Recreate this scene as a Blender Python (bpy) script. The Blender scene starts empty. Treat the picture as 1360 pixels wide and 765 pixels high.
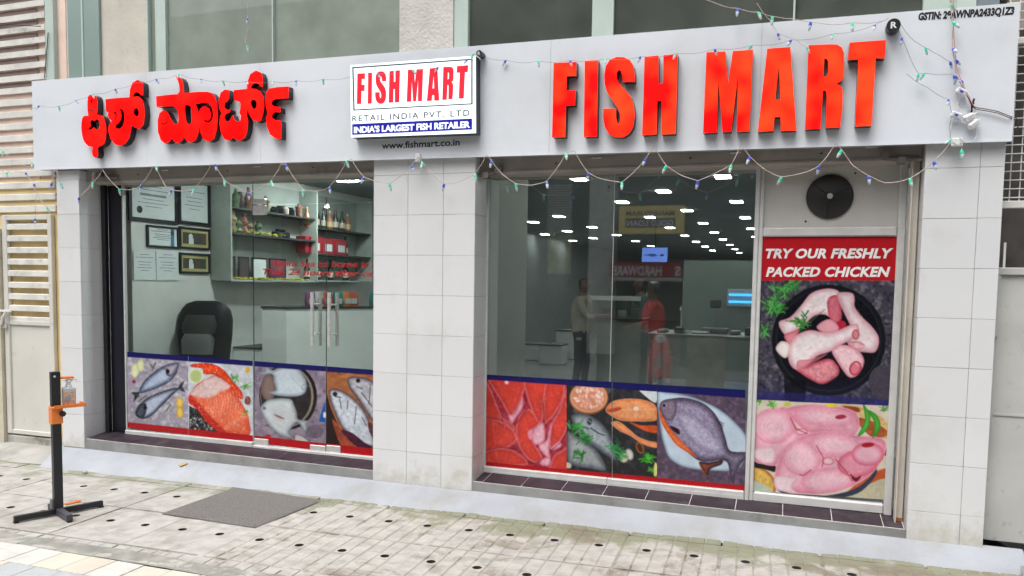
import bpy, bmesh, math, random
import numpy as np
from mathutils import Vector, Matrix
SC = bpy.context.scene
random.seed(7)
# ------------------------------------------------------------------ camera
CX, CY, CZ = 2.9886, -5.3429, 1.5522
YAW, PIT, ROL, FPX, PCX, PCY = -0.3341, 0.06944, 0.01556, 1039.94, 680.0, 450.15
fw = Vector((math.sin(YAW)*math.cos(PIT), math.cos(YAW)*math.cos(PIT), -math.sin(PIT)))
r0 = fw.cross(Vector((0, 0, 1))).normalized(); u0 = r0.cross(fw)
rt = r0*math.cos(ROL)+u0*math.sin(ROL); up = -r0*math.sin(ROL)+u0*math.cos(ROL)
cam_d = bpy.data.cameras.new('camera'); cam = bpy.data.objects.new('camera', cam_d)
SC.collection.objects.link(cam); SC.camera = cam
M3 = Matrix((rt, up, -fw)).transposed().to_4x4(); M3.translation = (CX, CY, CZ); cam.matrix_world = M3
cam_d.sensor_width = 36; cam_d.lens = 36*FPX/1360; cam_d.shift_y = (PCY-382.5)/1360
cam_d.clip_start = .05; cam_d.clip_end = 400
# ------------------------------------------------------------------ sky, sun, exposure
W = bpy.data.worlds.new('World'); SC.world = W; W.use_nodes = True
nt = W.node_tree; nt.nodes.clear()
sky = nt.nodes.new('ShaderNodeTexSky'); sky.sky_type = 'NISHITA'; sky.sun_disc = False
SUN_EL, SUN_AZ = math.radians(62), math.radians(200)
sky.sun_elevation = SUN_EL; sky.sun_rotation = SUN_AZ; sky.dust_density = 6; sky.air_density = 1.2
hs = nt.nodes.new('ShaderNodeHueSaturation'); hs.inputs['Saturation'].default_value = .30
bg = nt.nodes.new('ShaderNodeBackground'); bg.inputs['Strength'].default_value = .15
wo = nt.nodes.new('ShaderNodeOutputWorld')
nt.links.new(sky.outputs[0], hs.inputs['Color']); nt.links.new(hs.outputs[0], bg.inputs['Color']); nt.links.new(bg.outputs[0], wo.inputs[0])
sun_d = bpy.data.lights.new('sun', 'SUN'); sun_d.energy = .85; sun_d.angle = math.radians(32); sun_d.color = (1, .985, .965)
sun = bpy.data.objects.new('sun', sun_d); SC.collection.objects.link(sun)
sdir = Vector((math.sin(SUN_AZ)*math.cos(SUN_EL), math.cos(SUN_AZ)*math.cos(SUN_EL), math.sin(SUN_EL)))
sun.rotation_euler = sdir.to_track_quat('Z', 'Y').to_euler()
SC.view_settings.view_transform = 'Standard'; SC.view_settings.look = 'None'
SC.view_settings.exposure = 0.50; SC.view_settings.gamma = 1
SC.cycles.max_bounces = 8; SC.cycles.transparent_max_bounces = 16; SC.cycles.caustics_reflective = False
COL = SC.collection

# ------------------------------------------------------------------ helpers
def ray(px, py): return fw + rt*((px-PCX)/FPX) - up*((py-PCY)/FPX)
def on_y(px, py, Y):
    d = ray(px, py); k = (Y-CY)/d.y; return Vector((CX+d.x*k, Y, CZ+d.z*k))
def on_z(px, py, Z):
    d = ray(px, py); k = (Z-CZ)/d.z; return Vector((CX+d.x*k, CY+d.y*k, Z))
def on_x(px, py, X):
    d = ray(px, py); k = (X-CX)/d.x; return Vector((X, CY+d.y*k, CZ+d.z*k))
def srgb(c):
    if isinstance(c, str): c = tuple(int(c[i:i+2], 16)/255 for i in (0, 2, 4))
    return tuple((x/12.92 if x <= .04045 else ((x+.055)/1.055)**2.4) for x in c)

def mat(name, col, rough=.6, metal=0, var=.12, scale=6, bump=.0, bscale=40, col2=None, emis=None, estr=0, spec=.5, stain=None, st_scale=1.5, st_lo=.55, st_hi=.7, coat=0, detail=6):
    m = bpy.data.materials.new(name); m.use_nodes = True; n = m.node_tree; b = n.nodes['Principled BSDF']; L = n.links.new
    tc = n.nodes.new('ShaderNodeNewGeometry')
    no = n.nodes.new('ShaderNodeTexNoise'); no.inputs['Scale'].default_value = scale; no.inputs['Detail'].default_value = detail
    L(tc.outputs['Position'], no.inputs['Vector'])
    mx = n.nodes.new('ShaderNodeMix'); mx.data_type = 'RGBA'
    c2 = col2 if col2 else tuple(x*(1-var) for x in col)
    mx.inputs['A'].default_value = (*[min(1, x*(1+var*.5)) for x in col], 1) if not col2 else (*col, 1)
    mx.inputs['B'].default_value = (*c2, 1)
    rp = n.nodes.new('ShaderNodeMapRange'); rp.inputs['From Min'].default_value = .35; rp.inputs['From Max'].default_value = .65
    L(no.outputs[0], rp.inputs[0]); L(rp.outputs[0], mx.inputs['Factor'])
    out = mx.outputs['Result']
    if stain:
        n2 = n.nodes.new('ShaderNodeTexNoise'); n2.inputs['Scale'].default_value = st_scale; n2.inputs['Detail'].default_value = 8; n2.inputs['Roughness'].default_value = .65
        L(tc.outputs['Position'], n2.inputs['Vector'])
        r2 = n.nodes.new('ShaderNodeMapRange'); r2.inputs['From Min'].default_value = st_lo; r2.inputs['From Max'].default_value = st_hi
        L(n2.outputs[0], r2.inputs[0])
        m2 = n.nodes.new('ShaderNodeMix'); m2.data_type = 'RGBA'; m2.inputs['B'].default_value = (*stain, 1)
        L(out, m2.inputs['A']); L(r2.outputs[0], m2.inputs['Factor']); out = m2.outputs['Result']
    L(out, b.inputs['Base Color'])
    b.inputs['Roughness'].default_value = rough; b.inputs['Metallic'].default_value = metal
    b.inputs['Specular IOR Level'].default_value = spec; b.inputs['Coat Weight'].default_value = coat
    if bump:
        nb = n.nodes.new('ShaderNodeTexNoise'); nb.inputs['Scale'].default_value = bscale; nb.inputs['Detail'].default_value = 5
        L(tc.outputs['Position'], nb.inputs['Vector'])
        bp = n.nodes.new('ShaderNodeBump'); bp.inputs['Strength'].default_value = bump; bp.inputs['Distance'].default_value = .01
        L(nb.outputs[0], bp.inputs['Height']); L(bp.outputs[0], b.inputs['Normal'])
    if emis:
        b.inputs['Emission Color'].default_value = (*emis, 1); b.inputs['Emission Strength'].default_value = estr
    return m

def link(name, me, m, parent=None):
    o = bpy.data.objects.new(name, me); COL.objects.link(o)
    if m is not None:
        for x in (m if isinstance(m, (list, tuple)) else [m]): me.materials.append(x)
    if parent: o.parent = parent
    return o
class MB:
    def __init__(s): s.v = []; s.f = []; s.mi = []
    def add(s, V, F, mi=0):
        k = len(s.v); s.v += [tuple(p) for p in V]; s.f += [tuple(i+k for i in f) for f in F]; s.mi += [mi]*len(F)
    def box(s, x0, x1, y0, y1, z0, z1, mi=0, b=0):
        if x0 > x1: x0, x1 = x1, x0
        if y0 > y1: y0, y1 = y1, y0
        if z0 > z1: z0, z1 = z1, z0
        if b:
            b = min(b, (x1-x0)*.45, (y1-y0)*.45, (z1-z0)*.45); bm = bmesh.new(); bmesh.ops.create_cube(bm, size=1)
            for v in bm.verts: v.co = Vector(((x0+x1)/2+v.co.x*(x1-x0), (y0+y1)/2+v.co.y*(y1-y0), (z0+z1)/2+v.co.z*(z1-z0)))
            bmesh.ops.bevel(bm, geom=bm.edges[:], offset=b, segments=1, affect='EDGES'); bm.verts.index_update()
            s.add([v.co[:] for v in bm.verts], [[v.index for v in f.verts] for f in bm.faces], mi); bm.free(); return s
        V = [(x, y, z) for x in (x0, x1) for y in (y0, y1) for z in (z0, z1)]
        s.add(V, [(0, 1, 3, 2), (4, 6, 7, 5), (0, 4, 5, 1), (2, 3, 7, 6), (0, 2, 6, 4), (1, 5, 7, 3)], mi); return s
    def prism(s, pts, y0, y1, mi=0):      # pts: world points (x,?,z) quad/polygon, extruded from y0 (front) to y1
        n = len(pts); V = [(p[0], y0, p[-1]) for p in pts]+[(p[0], y1, p[-1]) for p in pts]
        s.add(V, [tuple(range(n)), tuple(range(2*n-1, n-1, -1))]+[(i, i+n, (i+1) % n+n, (i+1) % n) for i in range(n)], mi); return s
    def tube(s, pts, r, seg=6, mi=0, cap=True):
        pts = [Vector(p) for p in pts]; n = len(pts); V = []; F = []
        rr = r if isinstance(r, (list, tuple)) else [r]*n
        for i, p in enumerate(pts):
            t = (pts[min(i+1, n-1)]-pts[max(i-1, 0)]).normalized()
            a = t.cross(Vector((0, 0, 1)))
            if a.length < .05: a = t.cross(Vector((0, 1, 0)))
            a.normalize(); b2 = t.cross(a)
            for k in range(seg):
                w = 2*math.pi*k/seg; V.append(p+(a*math.cos(w)+b2*math.sin(w))*rr[i])
        for i in range(n-1):
            for k in range(seg): F.append((i*seg+k, i*seg+(k+1) % seg, (i+1)*seg+(k+1) % seg, (i+1)*seg+k))
        if cap: F += [tuple(range(seg-1, -1, -1)), tuple(range((n-1)*seg, n*seg))]
        s.add(V, F, mi); return s
    def lathe(s, prof, c=(0, 0, 0), seg=14, axis='Z', mi=0):
        V = []; F = []; n = len(prof)
        for r, h in prof:
            for k in range(seg):
                w = 2*math.pi*k/seg; a, b2 = r*math.cos(w), r*math.sin(w)
                q = (a, b2, h) if axis == 'Z' else ((a, h, b2) if axis == 'Y' else (h, a, b2))
                V.append((c[0]+q[0], c[1]+q[1], c[2]+q[2]))
        for i in range(n-1):
            for k in range(seg): F.append((i*seg+k, i*seg+(k+1) % seg, (i+1)*seg+(k+1) % seg, (i+1)*seg+k))
        F += [tuple(range(seg-1, -1, -1)), tuple(range((n-1)*seg, n*seg))]
        s.add(V, F, mi); return s
    def mesh(s, name='m', smooth=False):
        me = bpy.data.meshes.new(name); me.from_pydata(s.v, [], s.f); me.polygons.foreach_set('material_index', s.mi)
        bm = bmesh.new(); bm.from_mesh(me); bmesh.ops.recalc_face_normals(bm, faces=bm.faces[:]); bm.to_mesh(me); bm.free()
        if smooth: me.polygons.foreach_set('use_smooth', [True]*len(me.polygons)); me.set_sharp_from_angle(angle=math.radians(40))
        return me
    def obj(s, name, m, parent=None, smooth=False): return link(name, s.mesh(name, smooth), m, parent)
def empty(name, loc=(0, 0, 0)):
    o = bpy.data.objects.new(name, None); COL.objects.link(o); o.location = loc; o.empty_display_size = .1; return o
def tag(o, label, cat, group=None, kind=None):
    o['label'] = label; o['category'] = cat
    if group: o['group'] = group
    if kind: o['kind'] = kind
    return o
def st(o): o['kind'] = 'structure'; return o
def local(o, parent):   # mesh already in world coordinates, parent at a location
    o.matrix_parent_inverse = Matrix.Translation(-Vector(parent.location)); return o
def T(ox, oy, s): return lambda pts: [(ox+x/s, oy+y/s) for x, y in pts]
def catmull(P, n=6):
    out = []; N = len(P)
    for i in range(N):
        p0, p1, p2, p3 = [np.array(P[(i+j-1) % N], float) for j in range(4)]
        for k in range(n):
            t = k/n; out.append(tuple(.5*((2*p1)+(-p0+p2)*t+(2*p0-5*p1+4*p2-p3)*t*t+(-p0+3*p1-3*p2+p3)*t**3)))
    return out
def curve_solid(name, loops, y0, y1, m, parent=None, mats_side=None):
    """loops of (x,z) pairs with holes -> solid between y0 (front) and y1"""
    cu = bpy.data.curves.new('c', 'CURVE'); cu.dimensions = '2D'; cu.fill_mode = 'BOTH'; cu.extrude = abs(y1-y0)/2
    for lp in loops:
        sp = cu.splines.new('POLY'); sp.points.add(len(lp)-1); sp.use_cyclic_u = True
        for i, (a, b) in enumerate(lp): sp.points[i].co = (a, b, 0, 1)
    o = bpy.data.objects.new('c', cu); COL.objects.link(o); dg = bpy.context.evaluated_depsgraph_get()
    me = bpy.data.meshes.new_from_object(o.evaluated_get(dg)); bpy.data.objects.remove(o)
    n = len(me.vertices); a = np.empty(n*3); me.vertices.foreach_get('co', a); a = a.reshape(-1, 3)
    b = np.stack([a[:, 0], (y0+y1)/2-a[:, 2], a[:, 1]], 1); me.vertices.foreach_set('co', b.ravel())
    me.materials.clear()
    ms = [m]+([mats_side] if mats_side else [])
    for x in ms: me.materials.append(x)
    if mats_side:
        me.update()
        for p in me.polygons: p.material_index = 0 if abs(p.normal.y) > .7 else 1
    else: me.polygons.foreach_set('material_index', [0]*len(me.polygons))
    o = bpy.data.objects.new(name, me); COL.objects.link(o)
    if parent: o.parent = parent
    return o
def text(name, body, A, B, h, y, m, parent=None, bold=0, shear=0, sp=1.0, th=.001, ax=None):
    """flat lettering on the plane Y=y from baseline A=(x,z) to B, cap height h"""
    cu = bpy.data.curves.new('t', 'FONT'); cu.body = body; cu.size = 1; cu.offset = bold; cu.shear = shear; cu.space_character = sp; cu.resolution_u = 3
    o = bpy.data.objects.new('t', cu); COL.objects.link(o); dg = bpy.context.evaluated_depsgraph_get()
    me = bpy.data.meshes.new_from_object(o.evaluated_get(dg)); bpy.data.objects.remove(o)
    n = len(me.vertices); a = np.empty(n*3); me.vertices.foreach_get('co', a); a = a.reshape(-1, 3)
    x0, x1 = a[:, 0].min(), a[:, 0].max(); cap = .73+bold*2
    u = (a[:, 0]-x0)/(x1-x0); v = (a[:, 1]+bold)/cap*h
    A = np.array(A); B = np.array(B)
    X = A[0]+(B[0]-A[0])*u; Z = A[1]+(B[1]-A[1])*u+v
    if ax is not None: b = np.stack([np.full(n, ax), X, Z], 1)
    else: b = np.stack([X, np.full(n, y), Z], 1)
    me.vertices.foreach_set('co', b.ravel()); me.materials.clear(); me.materials.append(m); me.polygons.foreach_set('material_index', [0]*len(me.polygons))
    o = bpy.data.objects.new(name, me); COL.objects.link(o)
    if parent: o.parent = parent
    return o
def xz(p): return (p.x, p.z)
def split_islands(o, name='letter'):
    me = o.data; n = len(me.vertices); lab = list(range(n))
    def find(i):
        while lab[i] != i: lab[i] = lab[lab[i]]; i = lab[i]
        return i
    for e in me.edges:
        a, b = find(e.vertices[0]), find(e.vertices[1])
        if a != b: lab[a] = b
    groups = {}
    for p in me.polygons: groups.setdefault(find(p.vertices[0]), []).append(tuple(p.vertices))
    out = []
    for g, fs in groups.items():
        ids = sorted({i for f in fs for i in f}); mp = {v: k for k, v in enumerate(ids)}
        m2 = bpy.data.meshes.new(name); m2.from_pydata([me.vertices[i].co[:] for i in ids], [], [[mp[i] for i in f] for f in fs]); m2.materials.append(me.materials[0])
        q = bpy.data.objects.new(name, m2); COL.objects.link(q); q.parent = o.parent; q.matrix_parent_inverse = o.matrix_parent_inverse; out.append(q)
    bpy.data.objects.remove(o); return out
def px_text(name, body, a, b, hpx, Y, m, parent=None, **k):
    return split_islands(px_text1(name, body, a, b, hpx, Y, m, parent, **k), name)
def px_text1(name, body, a, b, hpx, Y, m, parent=None, **k):
    A = on_y(*a, Y); B = on_y(*b, Y); Ht = on_y(a[0], a[1]-hpx, Y)
    return text(name, body, xz(A), xz(B), Ht.z-A.z, Y, m, parent, **k)

# ------------------------------------------------------------------ materials
M_TILE = mat('white_wall_tile', (.72, .73, .74), .28, var=.04, scale=1.2, stain=(.60, .585, .55), st_scale=2.2, st_lo=.55, st_hi=.85, bump=.05, bscale=6)
def tile_extra(m, tone=.05, dirt=(.42, .38, .29), z0=.0, z1=.30):
    n = m.node_tree; L = n.links.new; b = n.nodes['Principled BSDF']; src = b.inputs['Base Color'].links[0].from_socket
    oi = n.nodes.new('ShaderNodeObjectInfo'); mr = n.nodes.new('ShaderNodeMapRange'); mr.inputs['To Min'].default_value = 1-tone; mr.inputs['To Max'].default_value = 1; L(oi.outputs['Random'], mr.inputs[0])
    v = n.nodes.new('ShaderNodeVectorMath'); v.operation = 'SCALE'; L(src, v.inputs[0]); L(mr.outputs[0], v.inputs['Scale'])
    ge = n.nodes.new('ShaderNodeNewGeometry'); sp = n.nodes.new('ShaderNodeSeparateXYZ'); L(ge.outputs['Position'], sp.inputs[0])
    no = n.nodes.new('ShaderNodeTexNoise'); no.inputs['Scale'].default_value = 9; no.inputs['Detail'].default_value = 9; no.inputs['Roughness'].default_value = .7; L(ge.outputs['Position'], no.inputs['Vector'])
    a = n.nodes.new('ShaderNodeMapRange'); a.inputs['From Min'].default_value = z0; a.inputs['From Max'].default_value = z1; a.inputs['To Min'].default_value = .30; a.inputs['To Max'].default_value = -.06; L(sp.outputs['Z'], a.inputs[0])
    s = n.nodes.new('ShaderNodeMath'); s.operation = 'ADD'; L(a.outputs[0], s.inputs[0]); L(no.outputs[0], s.inputs[1])
    r = n.nodes.new('ShaderNodeMapRange'); r.inputs['From Min'].default_value = .60; r.inputs['From Max'].default_value = .84; r.inputs['To Max'].default_value = .5; L(s.outputs[0], r.inputs[0])
    x = n.nodes.new('ShaderNodeMix'); x.data_type = 'RGBA'; x.inputs['B'].default_value = (*dirt, 1); L(v.outputs[0], x.inputs['A']); L(r.outputs[0], x.inputs['Factor']); L(x.outputs['Result'], b.inputs['Base Color'])
tile_extra(M_TILE)
M_GROUT = mat('dirty_grout', (.46, .45, .42), .9, var=.3, scale=8)
M_DTILE = mat('dark_purple_tile', (.040, .028, .038), .55, var=.35, scale=9, stain=(.10, .085, .095), st_scale=5, st_lo=.55, st_hi=.8, spec=.3)
M_LGROUT = mat('pale_grout', (.62, .60, .58), .9)
M_CEM = mat('grey_cement', (.27, .275, .27), .85, var=.2, scale=5, bump=.3, bscale=60, stain=(.17, .17, .155), st_scale=3)
M_PLINTH = mat('bluish_white_paint', (.385, .405, .445), .8, var=.10, scale=3, bump=.35, bscale=55, stain=(.31, .31, .30), st_scale=2.2, st_lo=.48, st_hi=.72)
M_FASC = mat('light_grey_composite_panel', (.74, .78, .83), .28, var=.03, scale=.8, stain=(.62, .64, .66), st_scale=.9, st_lo=.5, st_hi=.8)
M_FEDGE = mat('fascia_edge', (.40, .41, .42), .5)
M_SHUT = mat('dusty_beige_shutter', (.40, .36, .32), .6, var=.2, scale=3, stain=(.13, .11, .095), st_scale=4, st_lo=.6, st_hi=.8)
M_BLACK = mat('black_paint', (.012, .012, .016), .35, var=.2)
M_NAVY = mat('dark_blue_film', (.006, .006, .013), .3, var=.2)
M_ALU = mat('white_aluminium', (.58, .58, .57), .4, var=.08, scale=10, stain=(.42, .41, .38), st_scale=9, st_lo=.58, st_hi=.8)
M_STEEL = mat('brushed_steel', (.78, .76, .74), .38, metal=.6, var=.1, scale=30)
M_LET = mat('red_letter_return', (.018, .010, .014), .35)
M_WHITE = mat('white_plastic', (.75, .75, .75), .35, var=.03)
M_LUV = mat('grey_louvre_slat', (.72, .715, .67), .7, var=.12, scale=7, stain=(.34, .33, .29), st_scale=5, st_lo=.58, st_hi=.8)
M_YEL = mat('yellow_plaster', (.85, .66, .34), .8, var=.18, scale=4)
M_PINK = mat('pinkish_plaster', (.86, .66, .56), .85, var=.12, scale=4)
M_BROWN = mat('dark_brown_opening', (.24, .175, .16), .8)
M_GATE = mat('cream_gate_paint', (.66, .65, .60), .6, var=.08, scale=2, stain=(.40, .38, .33), st_scale=6, st_lo=.62, st_hi=.75)
M_GATE2 = mat('grey_sheet_gate', (.50, .505, .48), .6, var=.1, scale=3, stain=(.28, .27, .23), st_scale=9, st_lo=.58, st_hi=.75)
M_PLAST = mat('cream_render', (.60, .56, .49), .9, var=.1, scale=3, bump=.3, bscale=30, stain=(.45, .41, .36), st_scale=5, st_lo=.6, st_hi=.75)
M_WPLAST = mat('rough_white_render', (.62, .60, .56), .95, var=.1, scale=6, bump=.7, bscale=50, stain=(.5, .47, .42), st_scale=7, st_lo=.58, st_hi=.75)
M_GFR = mat('pale_green_window_frame', (.50, .60, .55), .5, var=.08, scale=3)
M_IWALL = mat('pale_interior_wall', (.62, .645, .615), .5, var=.05)
M_IFLOOR = mat('shop_floor_tile', (.30, .32, .31), .2, var=.1)
M_ICEIL = mat('shop_ceiling', (.27, .30, .31), .7, var=.05)
M_LIGHT = mat('lit_ceiling_panel', (1, 1, 1), .5, emis=(.97, 1, .97), estr=34)
M_RUB = mat('grey_rubber_mat', (.20, .187, .176), .95, var=.35, scale=120, bump=.8, bscale=220)
M_ORG = mat('orange_paint', (.80, .22, .04), .4, var=.08)
M_WIRE = mat('pink_white_wire', (.56, .46, .41), .5, var=.2, scale=25)
M_DWIRE = mat('thin_dark_wire', (.20, .19, .18), .5)
M_BULBG = mat('green_bulb', (.05, .52, .30), .3, emis=(.02, .6, .3), estr=.25)
M_BULBB = mat('blue_bulb', (.07, .09, .45), .3, emis=(.05, .07, .6), estr=.2)
M_BULBW = mat('clear_bulb_body', (.62, .72, .76), .25)
M_TX_BLK = mat('black_lettering', (.008, .008, .010), .4)
M_TX_WHT = mat('white_lettering', (.82, .82, .82), .4)
M_TX_RED = mat('red_film_lettering', (.42, .02, .025), .4)

def glass_mat(name, tint, refl, r=.02, dcol=(.42, .50, .46), dlo=.003, dhi=.016):
    m = bpy.data.materials.new(name); m.use_nodes = True; n = m.node_tree; n.nodes.clear(); L = n.links.new
    o = n.nodes.new('ShaderNodeOutputMaterial'); t = n.nodes.new('ShaderNodeBsdfTransparent'); g = n.nodes.new('ShaderNodeBsdfGlossy')
    t.inputs[0].default_value = (*tint, 1); g.inputs['Roughness'].default_value = r; g.inputs[0].default_value = (.95, 1, .98, 1)
    lf = n.nodes.new('ShaderNodeLayerWeight'); lf.inputs[0].default_value = .5; lw = n.nodes.new('ShaderNodeMath'); lw.operation = 'POWER'; lw.inputs[1].default_value = 4.5; L(lf.outputs['Facing'], lw.inputs[0])
    ge = n.nodes.new('ShaderNodeNewGeometry'); no = n.nodes.new('ShaderNodeTexNoise'); no.inputs['Scale'].default_value = 3; no.inputs['Detail'].default_value = 8
    L(ge.outputs['Position'], no.inputs['Vector'])
    ad = n.nodes.new('ShaderNodeMath'); ad.operation = 'MULTIPLY_ADD'; ad.inputs[1].default_value = 1.2; ad.inputs[2].default_value = refl
    L(lw.outputs[0], ad.inputs[0])
    mx = n.nodes.new('ShaderNodeMixShader'); L(ad.outputs[0], mx.inputs[0]); L(t.outputs[0], mx.inputs[1]); L(g.outputs[0], mx.inputs[2])
    # thin film of dust; on the upper panes this colour imitates reflected sky
    d = n.nodes.new('ShaderNodeBsdfDiffuse'); d.inputs[0].default_value = (*dcol, 1)
    mr = n.nodes.new('ShaderNodeMapRange'); mr.inputs['From Min'].default_value = .3; mr.inputs['From Max'].default_value = .8; mr.inputs['To Min'].default_value = dlo; mr.inputs['To Max'].default_value = dhi
    L(no.outputs[0], mr.inputs[0]); m2 = n.nodes.new('ShaderNodeMixShader'); L(mr.outputs[0], m2.inputs[0]); L(mx.outputs[0], m2.inputs[1]); L(d.outputs[0], m2.inputs[2])
    L(m2.outputs[0], o.inputs[0]); return m
M_GLASS = glass_mat('shop_glass', (.88, .905, .885), .040)
M_GLASSR = glass_mat('coated_shop_glass', (.84, .865, .845), .19)
M_UGLASS = glass_mat('upper_painted_sheen_glass', (.42, .50, .44), .08, dcol=(.50, .57, .49), dlo=.40, dhi=.62)  # strong diffuse layer paints reflected sky and facade into the pane
M_UGLASS2 = glass_mat('upper_dark_glass', (.42, .46, .44), .08, dcol=(.30, .33, .29), dlo=.16, dhi=.34)  # weaker diffuse layer, also painting reflection into the pane

# ------------------------------------------------------------------ numpy painter for flat print
def vnoise(x, y, seed=0):
    xi = np.floor(x).astype(np.int64); yi = np.floor(y).astype(np.int64); fx = x-xi; fy = y-yi
    fx = fx*fx*(3-2*fx); fy = fy*fy*(3-2*fy)
    def h(a, b):
        n = (a*374761393+b*668265263+seed*1442695041) & 0xffffffff
        n = ((n ^ (n >> 13))*1274126177) & 0xffffffff
        return ((n ^ (n >> 16)) & 0xffff)/65535.
    return (h(xi, yi)*(1-fx)+h(xi+1, yi)*fx)*(1-fy)+(h(xi, yi+1)*(1-fx)+h(xi+1, yi+1)*fx)*fy
def fbm(x, y, s=0, o=4): return sum(vnoise(x*2**i, y*2**i, s+i)*.5**i for i in range(o))/(2-.5**(o-1))
def hexc(c): return np.array([int(c[i:i+2], 16)/255 for i in (0, 2, 4)])
class Print:
    """a flat print stretched over a grid on the plane Y; colours painted in picture coordinates"""
    def __init__(s, tl, tr, br, bl, Y, step=.8, base='808080'):
        w = max(math.dist(tl, tr), math.dist(bl, br)); h = max(math.dist(tl, bl), math.dist(tr, br))
        s.nx = max(2, int(w/step)); s.ny = max(2, int(h/step)); s.Y = Y
        u = np.linspace(0, 1, s.nx); v = np.linspace(0, 1, s.ny); U, V = np.meshgrid(u, v)
        q = [np.array(p, float) for p in (tl, tr, br, bl)]
        g = (q[0][None, None]*((1-U)*(1-V))[..., None]+q[1][None, None]*(U*(1-V))[..., None]+q[2][None, None]*(U*V)[..., None]+q[3][None, None]*((1-U)*V)[..., None])
        s.x = g[..., 0].ravel(); s.y = g[..., 1].ravel(); s.c = np.tile(hexc(base), (len(s.x), 1))
    def soften(s, k=1, grain=.035, seed=5):
        C = s.c.reshape(s.ny, s.nx, 3)
        for _ in range(k):
            P = np.pad(C, ((1, 1), (1, 1), (0, 0)), 'edge'); C = (P[:-2, 1:-1]+P[2:, 1:-1]+P[1:-1, :-2]+P[1:-1, 2:]+2*P[1:-1, 1:-1])/6
        s.c = C.reshape(-1, 3); g = fbm(s.x*1.1, s.y*1.1, seed, 2)-.5; h = fbm(s.x*.06, s.y*.06, seed+9, 3)-.5
        s.c = np.clip(s.c*(1+(grain*2*g+.16*h)[:, None]), 0, 1)
    def blend(s, idx, col, a): s.c[idx] = s.c[idx]*(1-a[:, None])+col*a[:, None]
    def poly(s, pts, col, inner=None, depth=8, edge=None, ew=1.5, smooth=5, alpha=1, nz=0, ns=.3, seed=1, soft=.6, stretch=(1, 1)):
        if smooth: pts = catmull(pts, smooth)
        P = np.array(pts); m = (s.x > P[:, 0].min()-2) & (s.x < P[:, 0].max()+2) & (s.y > P[:, 1].min()-2) & (s.y < P[:, 1].max()+2)
        idx = np.nonzero(m)[0]
        if not len(idx): return
        x = s.x[idx]; y = s.y[idx]; d = np.full(len(x), 1e9); ins = np.zeros(len(x), bool)
        for i in range(len(P)):
            a = P[i]; b = P[(i+1) % len(P)]; e = b-a; L2 = (e@e)+1e-9
            t = np.clip(((x-a[0])*e[0]+(y-a[1])*e[1])/L2, 0, 1)
            d = np.minimum(d, np.hypot(x-a[0]-t*e[0], y-a[1]-t*e[1]))
            c = (a[1] > y) != (b[1] > y)
            if abs(e[1]) > 1e-9: ins ^= c & (x < a[0]+(y-a[1])*e[0]/e[1])
        sd = np.where(ins, d, -d); A = np.clip(sd/soft+.5, 0, 1)*alpha
        C = np.tile(hexc(col), (len(x), 1))
        if inner is not None:
            k = np.clip(sd/depth, 0, 1)[:, None]; k = k*k*(3-2*k); C = C*(1-k)+hexc(inner)*k
        if edge is not None:
            k = np.clip(1-sd/(ew*1.3), 0, 1)[:, None]*.55; C = C*(1-k)+hexc(edge)*k
        if nz: C = np.clip(C*(1+nz*(fbm(x*ns*stretch[0], y*ns*stretch[1], seed)[:, None]-.5)*2), 0, 1)
        s.blend(idx, C, A)
    def ell(s, cx, cy, rx, ry, col, rot=0, **k):
        c, n = math.cos(rot), math.sin(rot)
        s.poly([(cx+rx*math.cos(t)*c-ry*math.sin(t)*n, cy+rx*math.cos(t)*n+ry*math.sin(t)*c) for t in np.linspace(0, 2*math.pi, 14, endpoint=False)], col, smooth=2, **k)
    def line(s, pts, w, col, alpha=1, soft=.8):
        P = np.array(pts, float); d = np.full(len(s.x), 1e9)
        for i in range(len(P)-1):
            a, b = P[i], P[i+1]; e = b-a; t = np.clip(((s.x-a[0])*e[0]+(s.y-a[1])*e[1])/((e@e)+1e-9), 0, 1)
            d = np.minimum(d, np.hypot(s.x-a[0]-t*e[0], s.y-a[1]-t*e[1]))
        A = np.clip((w/2-d)/soft+.5, 0, 1)*alpha; i = np.nonzero(A > 0)[0]; s.blend(i, hexc(col)[None], A[i])
    def noise(s, col, sc, lo, hi, seed=3, a=1, sy=1):
        n = fbm(s.x*sc, s.y*sc*sy, seed); A = np.clip((n-lo)/(hi-lo), 0, 1)*a; s.blend(np.arange(len(s.x)), hexc(col)[None], A)
    def gloss(s, pts, n, ln, cols, a=.5, ang=0, spread=.5, w=(.5, 1.1), seed=1):
        R = random.Random(seed); xs = [p[0] for p in pts]; ys = [p[1] for p in pts]; k = 0; t_ = 0
        while k < n and t_ < n*20:
            t_ += 1; x, y = R.uniform(min(xs), max(xs)), R.uniform(min(ys), max(ys)); ins = False
            for i in range(len(pts)):
                (x0, y0), (x1, y1) = pts[i], pts[(i+1) % len(pts)]
                if (y0 > y) != (y1 > y) and x < x0+(y-y0)*(x1-x0)/(y1-y0): ins = not ins
            if not ins: continue
            k += 1; q = ang+R.uniform(-spread, spread); l = R.uniform(.4, 1)*ln
            s.line([(x, y), (x+l*math.cos(q), y+l*math.sin(q))], R.uniform(*w), R.choice(cols), a*R.uniform(.4, 1), soft=1.2)
    def leaves(s, cx, cy, r, col, n=14, seed=1, ln=6):
        R = random.Random(seed)
        for i in range(n):
            a = R.random()*6.28; q = R.random()*r; x, y = cx+math.cos(a)*q, cy+math.sin(a)*q*.8; t = R.random()*6.28
            s.line([(x, y), (x+math.cos(t)*ln*.5, y+math.sin(t)*ln*.5+R.uniform(-1, 1)), (x+math.cos(t)*ln, y+math.sin(t)*ln)], R.uniform(.8, 1.9), R.choice(col))
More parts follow.
